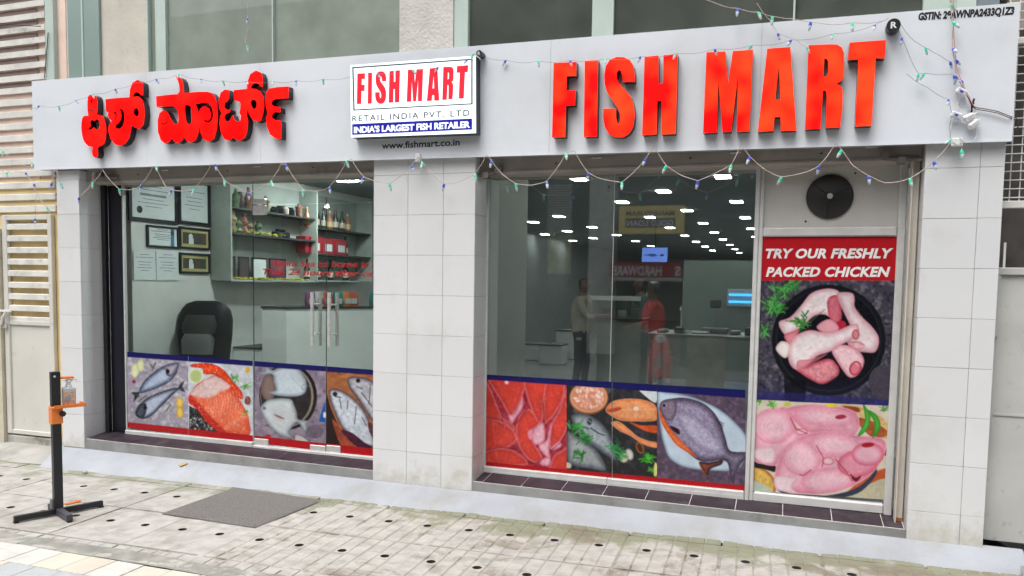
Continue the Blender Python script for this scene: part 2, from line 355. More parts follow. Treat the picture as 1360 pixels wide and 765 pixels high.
    def obj(s, name, m, parent):
        px = (s.x-PCX)/FPX; py = (s.y-PCY)/FPX
        d = np.array(fw)[None]+np.array(rt)[None]*px[:, None]-np.array(up)[None]*py[:, None]
        k = (s.Y-CY)/d[:, 1]; V = np.array([CX, CY, CZ])[None]+d*k[:, None]
        i = np.arange((s.ny-1)*(s.nx-1)); r = i//(s.nx-1); c = i % (s.nx-1); a = r*s.nx+c
        F = np.stack([a, a+s.nx, a+s.nx+1, a+1], 1).astype(np.int32)
        me = bpy.data.meshes.new(name); me.vertices.add(len(V)); me.vertices.foreach_set('co', V.ravel())
        me.loops.add(F.size); me.loops.foreach_set('vertex_index', F.ravel()); me.polygons.add(len(F)); me.polygons.foreach_set('loop_start', np.arange(0, F.size, 4, dtype=np.int32)); me.update(calc_edges=True)
        at = me.color_attributes.new('print', 'BYTE_COLOR', 'POINT')
        C = np.clip(s.c, 0, 1); C = np.where(C <= .04045, C/12.92, ((C+.055)/1.055)**2.4)
        at.data.foreach_set('color', np.concatenate([C, np.ones((len(C), 1))], 1).ravel())
        return link(name, me, m, parent)
def print_mat(name, gain=1, rough=.25):
    m = bpy.data.materials.new(name); m.use_nodes = True; n = m.node_tree; b = n.nodes['Principled BSDF']
    a = n.nodes.new('ShaderNodeAttribute'); a.attribute_name = 'print'
    mm = n.nodes.new('ShaderNodeMix'); mm.data_type = 'RGBA'; mm.blend_type = 'MULTIPLY'; mm.inputs['Factor'].default_value = 1; mm.inputs['B'].default_value = (gain, gain, gain, 1)
    n.links.new(a.outputs['Color'], mm.inputs['A']); n.links.new(mm.outputs['Result'], b.inputs['Base Color']); b.inputs['Roughness'].default_value = rough; b.inputs['Specular IOR Level'].default_value = .25
    return m
M_PRINT = print_mat('printed_film', .82)
# ------------------------------------------------------------------ ground
H = .30
ZA = 2.36           # level of the upper tile joint on the middle pillar
ground = st(MB().box(-60, 60, -4.6, .0, -.5, -.16).obj('ground', M_CEM))
st(MB().box(-60, 60, -60, -4.6, -.5, -.17).obj('road', mat('asphalt', (.055, .055, .055), .85, var=.3, scale=6, bump=.3)))
# paving: slabs with embossed squares and drain holes
def slab_mat(name, col, grd, green=.5):
    m = mat(name, col, .85, var=.16, scale=9, bump=.35, bscale=90, stain=grd, st_scale=4.5, st_lo=.54, st_hi=.66, detail=9)
    n = m.node_tree; L = n.links.new; b = n.nodes['Principled BSDF']; src = b.inputs['Base Color'].links[0].from_socket
    ge = n.nodes.new('ShaderNodeNewGeometry'); sp = n.nodes.new('ShaderNodeSeparateXYZ'); L(ge.outputs['Position'], sp.inputs[0])
    no = n.nodes.new('ShaderNodeTexNoise'); no.inputs['Scale'].default_value = 3.2; no.inputs['Detail'].default_value = 9; no.inputs['Roughness'].default_value = .62
    L(ge.outputs['Position'], no.inputs['Vector'])
    a = n.nodes.new('ShaderNodeMath'); a.operation = 'MULTIPLY_ADD'; a.inputs[1].default_value = .48; a.inputs[2].default_value = .42; L(sp.outputs['Y'], a.inputs[0])
    s = n.nodes.new('ShaderNodeMath'); s.operation = 'ADD'; L(a.outputs[0], s.inputs[0]); L(no.outputs[0], s.inputs[1])
    r = n.nodes.new('ShaderNodeMapRange'); r.inputs['From Min'].default_value = .66; r.inputs['From Max'].default_value = .76; r.inputs['To Max'].default_value = green; L(s.outputs[0], r.inputs[0])
    x = n.nodes.new('ShaderNodeMix'); x.data_type = 'RGBA'; x.inputs['B'].default_value = (.235, .245, .165, 1); L(src, x.inputs['A']); L(r.outputs[0], x.inputs['Factor'])
    nb = n.nodes.new('ShaderNodeTexNoise'); nb.inputs['Scale'].default_value = 1.7; nb.inputs['Detail'].default_value = 12; nb.inputs['Roughness'].default_value = .7; nb.inputs['Distortion'].default_value = .6; L(ge.outputs['Position'], nb.inputs['Vector'])
    rb = n.nodes.new('ShaderNodeMapRange'); rb.inputs['From Min'].default_value = .54; rb.inputs['From Max'].default_value = .62; rb.inputs['To Max'].default_value = .75 if green > .8 or 'groove_dirt' in name else .3; L(nb.outputs[0], rb.inputs[0])
    xb_ = n.nodes.new('ShaderNodeMix'); xb_.data_type = 'RGBA'; xb_.inputs['B'].default_value = (.20, .165, .12, 1); L(x.outputs['Result'], xb_.inputs['A']); L(rb.outputs[0], xb_.inputs['Factor']); L(xb_.outputs['Result'], b.inputs['Base Color'])
    return m
M_SLAB = slab_mat('embossed_paving_slab', (.445, .425, .395), (.32, .30, .26), .95)
M_SLABW = slab_mat('worn_paving_slab', (.44, .425, .40), (.35, .335, .305), .75)
M_GRV = slab_mat('slab_groove_dirt', (.36, .335, .29), (.10, .085, .062), .6)
M_GRVW = slab_mat('worn_slab_groove', (.44, .425, .40), (.30, .285, .26), .6)
M_HOLE = mat('drain_hole_dark', (.04, .036, .03), .95, var=.5, scale=12)
SX, SY = .594, .640
def slab_mesh(depth, gw, seed, cem=0):
    R = random.Random(seed); mb = MB(); nx, ny = 6, 6; w, h = (SX-.012)/nx, (SY-.02)/ny
    for i in range(nx):
        for j in range(ny):
            x0, y0 = -SX/2+.006+i*w, -SY/2+.01+j*h; z = R.uniform(-.0012, .0006)
            g = gw/2+R.uniform(-.001, .001); a = [x0+g, y0+g, x0+w-g, y0+h-g]; zb = -depth; c = .003
            q = [(a[0]+R.uniform(0, .003), a[1]+R.uniform(0, .003)), (a[2]-R.uniform(0, .003), a[1]+R.uniform(0, .003)), (a[2]-R.uniform(0, .003), a[3]-R.uniform(0, .003)), (a[0]+R.uniform(0, .003), a[3]-R.uniform(0, .003))]
            lo = [(p[0], p[1], zb) for p in q]; cx, cy = (a[0]+a[2])/2, (a[1]+a[3])/2
            hi = [(p[0]+(c if p[0] < cx else -c), p[1]+(c if p[1] < cy else -c), z) for p in q]
            hole = (i in (1, 4)) and j == 3
            if hole:
                N = 16; r = .028; ring = []; out = []
                for k in range(N):
                    t = 2*math.pi*k/N+math.pi/4*0; ring.append((cx+r*math.cos(t), cy+r*math.sin(t), z)); 
                    dx, dy = math.cos(t), math.sin(t); sx = (a[2]-a[0])/2-c-.001; sy = (a[3]-a[1])/2-c-.001; kk = min(sx/abs(dx) if abs(dx) > 1e-6 else 9, sy/abs(dy) if abs(dy) > 1e-6 else 9)
                    out.append((cx+dx*kk, cy+dy*kk, z))
                low = [(p[0], p[1], -.05) for p in ring]
                # collar, pit wall, pit floor
                mb.add(ring+out, [(k, (k+1) % N, (k+1) % N+N, k+N) for k in range(N)], 0)
                mb.add(ring+low, [(k, k+N, (k+1) % N+N, (k+1) % N) for k in range(N)], 2)
                mb.add(low, [tuple(range(N))], 2)
                o4 = [(cx-sx, cy-sy, z), (cx+sx, cy-sy, z), (cx+sx, cy+sy, z), (cx-sx, cy+sy, z)]
                mb.add(lo+o4, [(0, 1, 5, 4), (1, 2, 6, 5), (2, 3, 7, 6), (3, 0, 4, 7)], 0)
                # corner fillers between the ring of spokes and the square
                for (ux, uy) in ((1, 1), (-1, 1), (-1, -1), (1, -1)):
                    cs = sorted(out, key=lambda p: (p[0]-(cx+ux*sx))**2+(p[1]-(cy+uy*sy))**2)[:2]
                    if (cs[0][0]-cx-ux*sx)**2+(cs[0][1]-cy-uy*sy)**2 > 1e-8: mb.add([cs[0], (cx+ux*sx, cy+uy*sy, z), cs[1]], [(0, 1, 2)], 0)
            else:
                mb.add(lo+hi, [(0, 1, 5, 4), (1, 2, 6, 5), (2, 3, 7, 6), (3, 0, 4, 7), (4, 5, 6, 7)], 0)
            # groove floor frame round this square
            G = [(x0, y0, zb), (x0+w, y0, zb), (x0+w, y0+h, zb), (x0, y0+h, zb)]
            mb.add(G+lo, [(0, 1, 5, 4), (1, 2, 6, 5), (2, 3, 7, 6), (3, 0, 4, 7)], 1)
    x0, x1, y0, y1 = -SX/2+.006, SX/2-.006, -SY/2+.01, SY/2-.01
    R4 = [(x0, y0), (x1, y0), (x1, y1), (x0, y1)]
    mb.add([(a, b, -depth) for a, b in R4]+[(a, b, -.052) for a, b in R4], [(0, 4, 5, 1), (1, 5, 6, 2), (2, 6, 7, 3), (3, 7, 4, 0)], 1)
    me = bpy.data.meshes.new('paving_slab'); me.from_pydata(mb.v, [], mb.f); me.polygons.foreach_set('material_index', mb.mi)
    return me
me_clean = [slab_mesh(.0036, .006, k) for k in range(4)]; me_worn = [slab_mesh(.0012, .004, 10+k) for k in range(3)]
for me in me_clean:
    for x in (M_SLAB, M_GRV, M_HOLE): me.materials.append(x)
for me in me_worn:
    for x in (M_SLABW, M_GRVW, M_HOLE): me.materials.append(x)
pav = empty('pavement', (0, -.595, -.10)); pav['kind'] = 'structure'; pav.rotation_euler.z = math.radians(1.75)
R = random.Random(3)
for i in range(-7, 9):
    for j in range(-1, 2):
        me = R.choice(me_worn if i < 0 and not (i == -1 and j == 1 and False) else me_clean)
        o = bpy.data.objects.new('paving_slab', me); COL.objects.link(o); o.parent = pav
        o.location = (i*SX, -j*SY-.045, R.uniform(-.0025, .0025)); o.rotation_euler = (R.uniform(-.003, .003), R.uniform(-.003, .003), 0)
mb = MB()
for ii in range(-8, 9): mb.box(ii*SX+SX/2-.0058, ii*SX+SX/2+.0058, -2.04*SY, .28, -.05, -.005)
for jj in range(0, 3): mb.box(-7.5*SX, 8.5*SX, -jj*SY+SY/2-.045-.0095, -jj*SY+SY/2-.045+.0095, -.05, -.0065)
mb.obj('joint_mortar', M_GRV, pav)
MB().box(-7.5*SX, 8.5*SX, -2.05*SY, .28, -.08, -.0525).obj('slab_bedding', M_HOLE, pav)
for ii in (-1, 0, 1, 2, 4, 5):   # raised cement ribs left along some joints
    mb = MB(); n = 14; y0, y1 = -R.uniform(1.0, 1.45), -R.uniform(.0, .2); xx = ii*SX+SX/2; V = []; F = []
    for k in range(n+1):
        yy = y0+(y1-y0)*k/n; ww = .014+.012*R.random(); hh = .001+.0022*R.random()
        V += [(xx-ww-.006*R.random(), yy, -.004), (xx-ww*.3, yy, hh), (xx+ww*.4, yy, hh), (xx+ww, yy, -.004)]
    for k in range(n): F += [(4*k+a, 4*k+a+1, 4*k+a+5, 4*k+a+4) for a in range(3)]
    mb.add(V, F); mb.obj('mortar_rib', M_SLABW if ii < 1 else M_GRVW, pav)
# third, cut row down to the kerb band: shallow slabs without holes in view
for i in range(-7, 9):
    mb = MB(); w = (SX-.012)/6; x0 = i*SX-SX/2+.006
    for a in range(6):
        for b in range(2):
            X0, Y0 = x0+a*w, -2.5*SY-.045+SY-.01-(b+1)*.104; z = R.uniform(-.001, .001)
            mb.box(X0+.003, X0+w-.003, Y0+.003, Y0+.101, -.03, z)
    if i < 7: mb.obj('paving_slab', M_SLABW if i < 0 else M_SLAB, pav)
# concrete band and front tiles
band = MB(); n = 90; V = []; F = []; R2 = random.Random(5)
for k in range(n+1):
    x = -4.2+k*.06; V += [(x, -1.845+R2.uniform(-.006, .006), -.101), (x, -1.74, -.098+R2.uniform(-.002, .003)), (x, -1.705+R2.uniform(-.018, .018)+.010*(x+1)*.8, -.0985)]
for k in range(n): F += [(3*k+a, 3*k+3+a, 3*k+4+a, 3*k+1+a) for a in (0, 1)]
band.add(V, F); b_ = band.obj('kerb_band', mat('band_cement', (.30, .295, .265), .9, var=.25, scale=10, bump=.5, bscale=70, stain=(.46, .46, .40), st_scale=6, st_lo=.56, st_hi=.62)); st(b_)
front = empty('front_paving', (0, -1.85, -.10)); front['kind'] = 'structure'
MB().box(-4.4, 4.5, -4.2, -1.846, -.14, -.108).obj('bedding', M_CEM, front).matrix_parent_inverse = Matrix.Translation((0, 1.85, .10))
ft = [mat('cream_front_tile', (.60, .585, .49), .6, var=.08, scale=5, bump=.1, stain=(.5, .48, .4), st_scale=4), mat('white_front_tile', (.61, .61, .57), .6, var=.08, scale=5, bump=.1, stain=(.5, .49, .45), st_scale=4),
      mat('bluish_front_tile', (.44, .47, .48), .6, var=.1, scale=5, bump=.1, stain=(.36, .38, .38), st_scale=4), mat('pinkish_front_tile', (.60, .54, .46), .6, var=.08, scale=5, bump=.1, stain=(.48, .44, .38), st_scale=4)]
fm = []
for q in ft:
    me = MB().box(-.098, .098, -.1165, .1165, -.02, 0, b=.002).mesh('front_tile'); me.materials.append(q); fm.append(me)
cnt = 0
for row in range(3):
    for i in range(-14, 12):
        x = -1.16+i*.203+(.055 if row else 0); y = -1.85-.122-row*.238
        k = R.choice([0, 0, 1, 1, 3]) if row == 0 else (2 if (row == 1 and (i+row) % 5) else R.choice([3, 0]))
        if x < -2.6 or x > 1.6: continue
        o = bpy.data.objects.new('front_tile', fm[k]); COL.objects.link(o); o.parent = front; o.location = (x, y+1.85, R.uniform(-.002, .001)); cnt += 1
mb = MB()
for row in range(3, 10):
    for i in range(-14, 12): mb.box(-1.16+i*.203-.098, -1.16+i*.203+.098, -row*.238-.238, -row*.238-.006, -.02, 0)
o = mb.obj('front_tile_field', ft[1], front); o['kind'] = 'stuff'
# bluish painted plinth ramp
V = []; F = []; nx, ny = 200, 9
for i in range(nx+1):
    x = -3.26+i*(7.65/nx); rr = fbm(np.array([x*2.3]), np.array([.5]), 4)[0]; r3 = fbm(np.array([x*11.]), np.array([3.5]), 9)[0]
    yb = -.34+.028*(x+3.3)+.09*(rr-.5)+.035*(r3-.5)
    if x > 4.16: yb += 0
    for j in range(ny+1):
        t = j/ny; yy = .02+(yb-.02)*t; zz = .014-.122*(t**1.25)+.006*(fbm(np.array([x*5.]), np.array([t*3.]), 2)[0]-.5)*(1-abs(2*t-1))
        if x < -3.1: xx = x+.35*t*0+(-3.1-x)*.0
        V.append((x+max(0, .16-.02*i)*t, yy, zz-(.004 if t == 1 else 0)))
for i in range(nx):
    for j in range(ny): a = i*(ny+1)+j; F.append((a, a+1, a+ny+2, a+ny+1))
mb = MB(); mb.add(V, F); pl = mb.obj('plinth_ramp', M_PLINTH, smooth=True); st(pl)
o = MB().box(-.022, .022, -.004, .004, -.001, .001).obj('paint_drip', mat('ochre_drip', (.52, .36, .12), .7)); o.parent = pl
p_ = on_z(243, 620, -.03); o.location = (p_.x, p_.y, -.008); o.scale = (1.2, 8, 1); o.rotation_euler = (math.radians(17), 0, math.radians(-28))
# raw cement apron in front of the left gate and beside the right pillar
mb = MB(); V = []; F = []; n = 16
for i in range(n+1):
    x = -6+2.75*i/n
    V += [(x, .12, -.02), (x, -.05+.02*R2.random(), -.035), (x+.1, -.30+.05*R2.random(), -.098)]
for i in range(n): F += [(3*i+a, 3*i+a+1, 3*i+a+4, 3*i+a+3) for a in (0, 1)]
mb.add(V, F); st(mb.obj('cement_apron', mat('pale_cement', (.40, .395, .37), .9, var=.2, scale=4, bump=.4, bscale=50, stain=(.27, .265, .235), st_scale=3)))
mb = MB(); mb.add([(4.38, .05, -.03), (4.34, -.26, -.103), (8, -.6, -.103), (8, .9, -.103), (4.38, .9, -.06), (4.2, .9, -.03)], [(0, 1, 2, 3, 4, 5)]); st(mb.obj('side_apron', M_CEM))
mb = MB(); mb.box(4.2, 8, .0, 3, -.5, -.13); st(mb.obj('side_ground', M_CEM))

# ------------------------------------------------------------------ the shop building
bld = tag(empty('shop_building', (.4, 2, 0)), 'pale tiled shop building with three pillars, glazed front and green framed upper windows', 'building')
def part(mb, name, m, parent=bld, smooth=False, lab=None):
    o = mb.obj(name, m, parent, smooth)
    if parent is bld: local(o, bld)
    if lab: o['label'] = lab
    return o
def tile_obj(name, x0, x1, y0, y1, z0, z1, m, par, b=.0015):
    mb = MB().box(x0, x1, y0, y1, z0, z1, b=b); return mb.obj(name, m, par)
def pillar(x0, x1, cols, rows, zb, depth, side, zt=2.62, lab=None):
    mb = MB().box(x0+.006, x1-.006, .006, .34, zb-.14, zt)
    p = part(mb, 'pillar', M_GROUT, lab=lab)
    for a, b in cols:
        for c, d in rows: tile_obj('wall_tile', a+.0011, b-.0011, -R.uniform(0, .0012), .0065, c+.0011, d-.0011, M_TILE, p)
    for s in side:
        xs = (x1-.0065, x1+R.uniform(0, .001)) if s > 0 else (x0-R.uniform(0, .001), x0+.0065)
        for c, d in rows: tile_obj('wall_tile', *xs, .008, .262, c+.0011, d-.0011, M_TILE, p)
    return p
def rows_from(za, zb, zt=2.5):
    r = []; z = za
    while z < zt: r.append((z, min(z+H, zt))); z += H
    z = za
    while z > zb+.005: r.append((max(z-H, zb), z)); z -= H
    return r
w = .2905
pillar(0, 2*w+.2531, [(0, w), (w, 2*w), (2*w, 2*w+.2531)], rows_from(ZA, .008), .0, .25, (1, -1), lab='wide middle pillar clad in white tiles')
pillar(3.759, 4.179, [(3.759, 4.051), (4.051, 4.179)], rows_from(ZA-.072, -.0), -.02, .25, (-1,), lab='right pillar clad in white tiles')
pillar(-3.201, -2.939, [(-3.201, -2.939)], rows_from(ZA-.244, .012), .0, .25, (1,), lab='left pillar clad in white tiles')
# steps with dark tiles
def wedge(mb, a, b, y0, y1, f, r, lo, hi):
    z = lambda x, y: f[0]+(f[1]-f[0])*(x-f[2])/(f[3]-f[2])+((r[0]-f[0])+((r[1]-r[0])-(f[1]-f[0]))*(x-f[2])/(f[3]-f[2]))*y/.215
    V = [(x, y, z(x, y)+h) for h in (lo, hi) for x, y in ((a, y0), (b, y0), (b, y1), (a, y1))]
    mb.add(V, [(3, 2, 1, 0), (4, 5, 6, 7), (0, 1, 5, 4), (1, 2, 6, 5), (2, 3, 7, 6), (3, 0, 4, 7)]); return mb
def step(x0, x1, off, zf, zr):
    f = (zf[0], zf[1], x0, x1)
    s = part(wedge(MB(), x0, x1, .004, .34, f, zr, -.24, -.005), 'entrance_step', M_CEM)
    wedge(MB(), x0+.008, x1-.008, .012, .33, f, zr, -.0049, -.0025).obj('step_bedding', M_LGROUT, s)
    pw = .302; x = x0+.008-off
    while x < x1-.03:
        a, b = max(x, x0+.010), min(x+pw, x1-.010)
        if b-a > .03: wedge(MB(), a+.0025, b-.0025, .014+R.uniform(0, .004), .33, f, zr, -.004, R.uniform(-.0006, .0004)).obj('step_tile', M_DTILE, s)
        x += pw
    return s
step(.8332, 3.758, .23, (.083, .064), (.106, .087)); step(-2.938, -.001, .1, (.104, .085), (.130, .111))
# shop fascia back wall above pillars, head beams with shutter boxes
part(MB().box(-3.2, 4.18, .055, .33, 2.62, 3.20), 'head_wall', M_PLAST)
for x0, x1, za, zb_, sl in ((-2.938, -.001, 2.39, 2.62, [(302, 446)]), (.8332, 3.758, 2.352, 2.62, [(0, 0)])):
    s = part(MB().box(x0, x1, .08, .42, za, zb_, b=.006), 'shutter_box', M_SHUT)
    MB().box(x0+.02, x1-.02, .074, .079, za+.006, za+.022).obj('box_lip', M_SHUT, s)
    for fx in (.3, .62, .9):
        xx = x0+(x1-x0)*fx; MB().box(xx-.035, xx+.035, .075, .079, za+.085, za+.095, b=.002).obj('slot', M_LUV, s); MB().box(xx-.30, xx-.285, .076, .079, za+.06, za+.068).obj('bolt_hole', M_BLACK, s)
# rusty junction ends of the shutter axle
def axle(px, py, flip=1):
    p = on_y(px, py, .045); mb = MB(); 
    mb.lathe([(.028, 0), (.028, .03), (.012, .032), (.012, .05)], (p.x, p.y-.02, p.z), 12, 'Y')
    mb.tube([(p.x, p.y, p.z-.02), (p.x+.10*flip, p.y, p.z-.035), (p.x+.19*flip, p.y+.01, p.z-.03)], .012, 7); mb.box(p.x+.07*flip, p.x+.12*flip, p.y-.02, p.y+.02, p.z-.06, p.z-.01, b=.006)
    o = part(mb, 'axle_end', mat('rusty_grey_iron', (.16, .14, .125), .8, var=.3, scale=20), smooth=True)
axle(133, 232); axle(1175, 206, 1); axle(662, 226, -1)
# vertical shutter channel by the right pillar, black channel on the left
part(MB().box(3.702, 3.752, .135, .175, .075, 2.46, b=.004).box(3.702, 3.710, .10, .1345, .075, 2.46), 'shutter_channel', M_PLAST)
part(MB().box(3.712, 3.750, .13, .134, .075, .10), 'rust_patch', mat('rust', (.40, .14, .04), .8))
part(MB().box(3.7535, 3.7585, .17, .30, .07, 2.5), 'reveal', M_PLAST)
part(MB().box(-2.905, -2.86, .20, .235, .075, 2.40), 'shutter_channel', M_BLACK)
part(MB().box(-2.935, -2.905, .235, .30, .075, 2.45), 'reveal', M_PLAST)
part(MB().box(-2.855, -2.70, .235, .27, .075, 2.41), 'jamb_panel', M_NAVY, lab='black jamb strip at left edge of glass')
# interior shell
IX0, IX1, IY1, IZ = -2.76, 3.95, 29.0, 2.76
part(MB().box(IX0-.12, IX0, .40, 5.2, 0, IZ), 'inner_wall', M_IWALL)
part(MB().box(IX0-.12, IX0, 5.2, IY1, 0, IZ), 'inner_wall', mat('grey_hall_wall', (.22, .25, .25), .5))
part(MB().box(IX1, IX1+.12, .42, IY1, 0, IZ), 'inner_wall', M_IWALL)
part(MB().box(IX0, IX1, IY1, IY1+.1, 0, IZ), 'inner_wall', M_IWALL)
part(MB().box(.74, .80, .345, 1.33, .1, IZ), 'partition', M_IWALL)
part(MB().box(IX0, IX1, .345, IY1, .0, .098), 'shop_floor', M_IFLOOR)
part(MB().box(IX0-.2, IX1+.2, .345, IY1, IZ, IZ+.15), 'ceiling_slab', M_ICEIL)
part(MB().box(IX0-.2, IX1+.2, .33, .345, 2.40, IZ+.15), 'lintel', M_ICEIL)
part(MB().box(-4.1, 4.4, 29.2, 29.4, 0, 8), 'rear_wall', M_PLAST)
# upper floor: plane y=.12
UY = .12
def upq(name, pxs, m, y0=UY, y1=UY+.08, ztop=4.9, lab=None, par=bld, zb=3.0):
    a = on_y(pxs[0], pxs[2], UY); b = on_y(pxs[1], pxs[3], UY)
    o = MB().box(a.x, b.x, y0, y1, zb, ztop).obj(name, m, par)
    if par is bld: local(o, bld)
    if lab: o['label'] = lab
    return a.x, b.x
def uw(x0, x1, label, mull=(), fl=.045, fr=.045, pane=M_UGLASS, y=UY):
    f = MB(); f.box(x0, x0+fl, y-.02, y+.06, 3.02, 4.88, b=.004); f.box(x1-fr, x1, y-.02, y+.06, 3.02, 4.88, b=.004); f.box(x0+fl, x1-fr, y-.015, y+.055, 3.02, 3.06); f.box(x0+fl, x1-fr, y-.015, y+.055, 4.84, 4.88)
    for q, wd in mull: f.box(q-wd/2, q+wd/2, y-.012, y+.05, 3.06, 4.84)
    o = part(f, 'upper_window', M_GFR, lab=label)
    xs = [x0+fl]+[q for q, _ in mull]+[x1-fr]
    wd = [0]+[d for _, d in mull]+[0]
    for k in range(len(xs)-1): MB().box(xs[k]+wd[k]/2, xs[k+1]-wd[k+1]/2, y+.015, y+.023, 3.06, 4.84).obj('pane', pane, o)
X = lambda px, py=40: on_y(px, py, UY).x
part(MB().box(X(66, 95), X(133, 80), UY+.02, UY+.10, 3.0, 5.2), 'upper_wall', M_PLAST)
part(MB().box(X(66, 95)-.01, X(76, 95), UY-.03, UY+.02, 3.0, 5.2, b=.004), 'upper_frame', M_GFR)
part(MB().box(X(92, 95), X(133, 85), UY-.005, UY+.018, 3.0, 5.2), 'tinted_strip', mat('green_glass_strip', (.27, .36, .33), .15, var=.06, scale=2))
part(MB().box(X(110.5, 90), X(112.5, 90), UY-.012, UY-.0055, 3.0, 5.2), 'strip_joint', M_GFR)
part(MB().box(X(133, 85), X(197, 80), UY+.02, UY+.10, 3.0, 5.2), 'upper_wall', M_PLAST)
uw(X(197, 80), X(533, 40), 'wide dark window above the left shopfront', [(X(209, 80)+.0, .012), (X(363, 50), .010)], fl=.02, fr=.008)
part(MB().box(X(209, 80)+.01, X(222, 75), UY-.015, UY+.05, 3.06, 4.84), 'upper_frame', M_GFR)
part(MB().box(X(533, 35), X(604, 30), UY-.03, UY+.10, 3.0, 5.2), 'upper_pillar', M_WPLAST, lab='rough white rendered pillar between upper windows')
uw(X(604, 30), X(1262, 10), 'long dark window above the FISH MART letters', [(X(801, 25), .15), (X(1055, 10), .012)], fl=.115, fr=.15, pane=M_UGLASS2)
part(MB().box(X(1262, 5), X(1270, 5), UY, UY+.08, 3.0, 5.2), 'upper_wall', M_WPLAST)
part(MB().box(X(1270, 5), X(1296, 5), UY-.01, UY+.08, 3.0, 5.2), 'upper_frame', M_GFR)
part(MB().box(X(1296, 5), X(1328, 5), UY+.01, UY+.08, 3.0, 5.2), 'tinted_strip', mat('blue_grey_glass', (.22, .27, .29), .15))
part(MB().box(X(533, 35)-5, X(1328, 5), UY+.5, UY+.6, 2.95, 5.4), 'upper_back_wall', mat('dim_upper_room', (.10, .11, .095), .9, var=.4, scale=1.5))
part(MB().box(-3.9, 4.1, .20, .75, 2.93, 3.0), 'upper_sill_slab', M_CEM)
part(MB().box(-3.9, 4.1, -.0, .7, 5.2, 5.35), 'upper_lintel', M_PLAST)
# ------------------------------------------------------------------ left neighbour: louvred wall and gate
nb = tag(empty('neighbour_wall', (-4.3, .3, 0)), 'pinkish wall with dark openings behind pale horizontal louvres at far left', 'wall')
def lp(mb, name, m, par, root, smooth=False):
    o = mb.obj(name, m, par, smooth)
    if par is root: local(o, root)
    return o
lp(MB().box(-6.2, -3.55, .127, .44, 2.45, 6), 'pink_wall', M_PINK, nb, nb)
lp(MB().box(-6.2, -3.205, .125, .44, -.1, 2.4495), 'yellow_wall', M_YEL, nb, nb)
lp(MB().box(-3.549, -3.2, .135, .5, 2.451, 6), 'wall_return', M_PINK, nb, nb)
zz = 3.985
def louvre(z, x0, x1, root, y=.104, par=None, hh=.052):
    mb = MB(); mb.add([(x0, y, z), (x1, y, z), (x1, y, z-hh), (x0, y, z-hh), (x0, y+.022, z+.008), (x1, y+.022, z+.008), (x1, y+.022, z-hh+.012), (x0, y+.022, z-hh+.012)], [(0, 1, 2, 3), (4, 7, 6, 5), (0, 4, 5, 1), (3, 2, 6, 7), (0, 3, 7, 4), (1, 5, 6, 2)])
    return lp(mb, 'louvre_slat', M_LUV, par or root, root)
zs = [4.92-.1085*k for k in range(0, 26)]
for i, z in enumerate(zs):
    if z > 2.2: louvre(z, -6.2, X(64, 60)-.02 if z > 3.3 else -3.34, nb)
    if 3.30 < z < 4.9: lp(MB().box(-6.0, on_y(50, 60, .124).x, .1235, .1265, z-.098, z-.063), 'dark_opening', M_BROWN, nb, nb)
# loose wire by the louvres
gate = tag(empty('louvred_gate', (-3.7, .1, .06)), 'cream steel gate with yellow gaps between slats beside left pillar', 'gate')
GX0, GX1, GT = on_y(8, 420, .1).x, on_y(72, 286, .1).x-.02, 2.125
g = MB(); g.box(GX0, GX0+.06, .08, .12, .06, GT, b=.004); g.box(GX1-.05, GX1, .08, .12, .06, GT, b=.004); g.box(GX0+.06, GX1-.05, .082, .118, GT-.045, GT, b=.004)
g.box(GX0+.06, GX1-.05, .082, .118, .06, .10, b=.004); g.box(GX0+.06, GX1-.05, .082, .118, 1.10, 1.14, b=.004)
lp(g, 'gate_frame', M_GATE, gate, gate)
lp(MB().box(GX0+.06, GX1-.05, .10, .106, .10, 1.10), 'sheet_panel', M_GATE, gate, gate)
for k in range(9): louvre(2.04-k*.1085, GX0+.06, GX1-.05, gate, .085, hh=.048)
h_ = MB(); p = on_y(8, 413, .06); h_.box(p.x-.06, p.x+.08, .04, .06, p.z-.012, p.z+.012, b=.004); h_.tube([(p.x+.02, .05, p.z), (p.x-.02, .04, p.z-.06), (p.x-.04, .04, p.z-.13)], .012)
lp(h_, 'latch', M_LUV, gate, gate)
p = on_y(6, 433, .06); lp(MB().lathe([(.022, 0), (.024, .02), (.016, .024)], (p.x, .05, p.z), 12, 'Y'), 'round_lock', M_STEEL, gate, gate, True)
gp = tag(empty('gate_post', (GX0-.15, .1, 0)), 'pale yellow rendered gate post at the left edge', 'post')
lp(MB().box(GX0-.5, GX0-.01, .05, .3, -.1, 2.0), 'post_shaft', mat('pale_yellow_render', (.60, .56, .44), .85, var=.12, scale=4, stain=(.42, .39, .30), st_scale=5, bump=.3), gp, gp)
gk = MB().box(GX0-.5, -3.205, .085, .3, -.09, .045, b=.01).obj('gate_kerb', mat('stained_cement_kerb', (.44, .43, .39), .9, var=.2, scale=6, bump=.4, stain=(.2, .2, .16), st_scale=5, st_lo=.5, st_hi=.62)); st(gk)
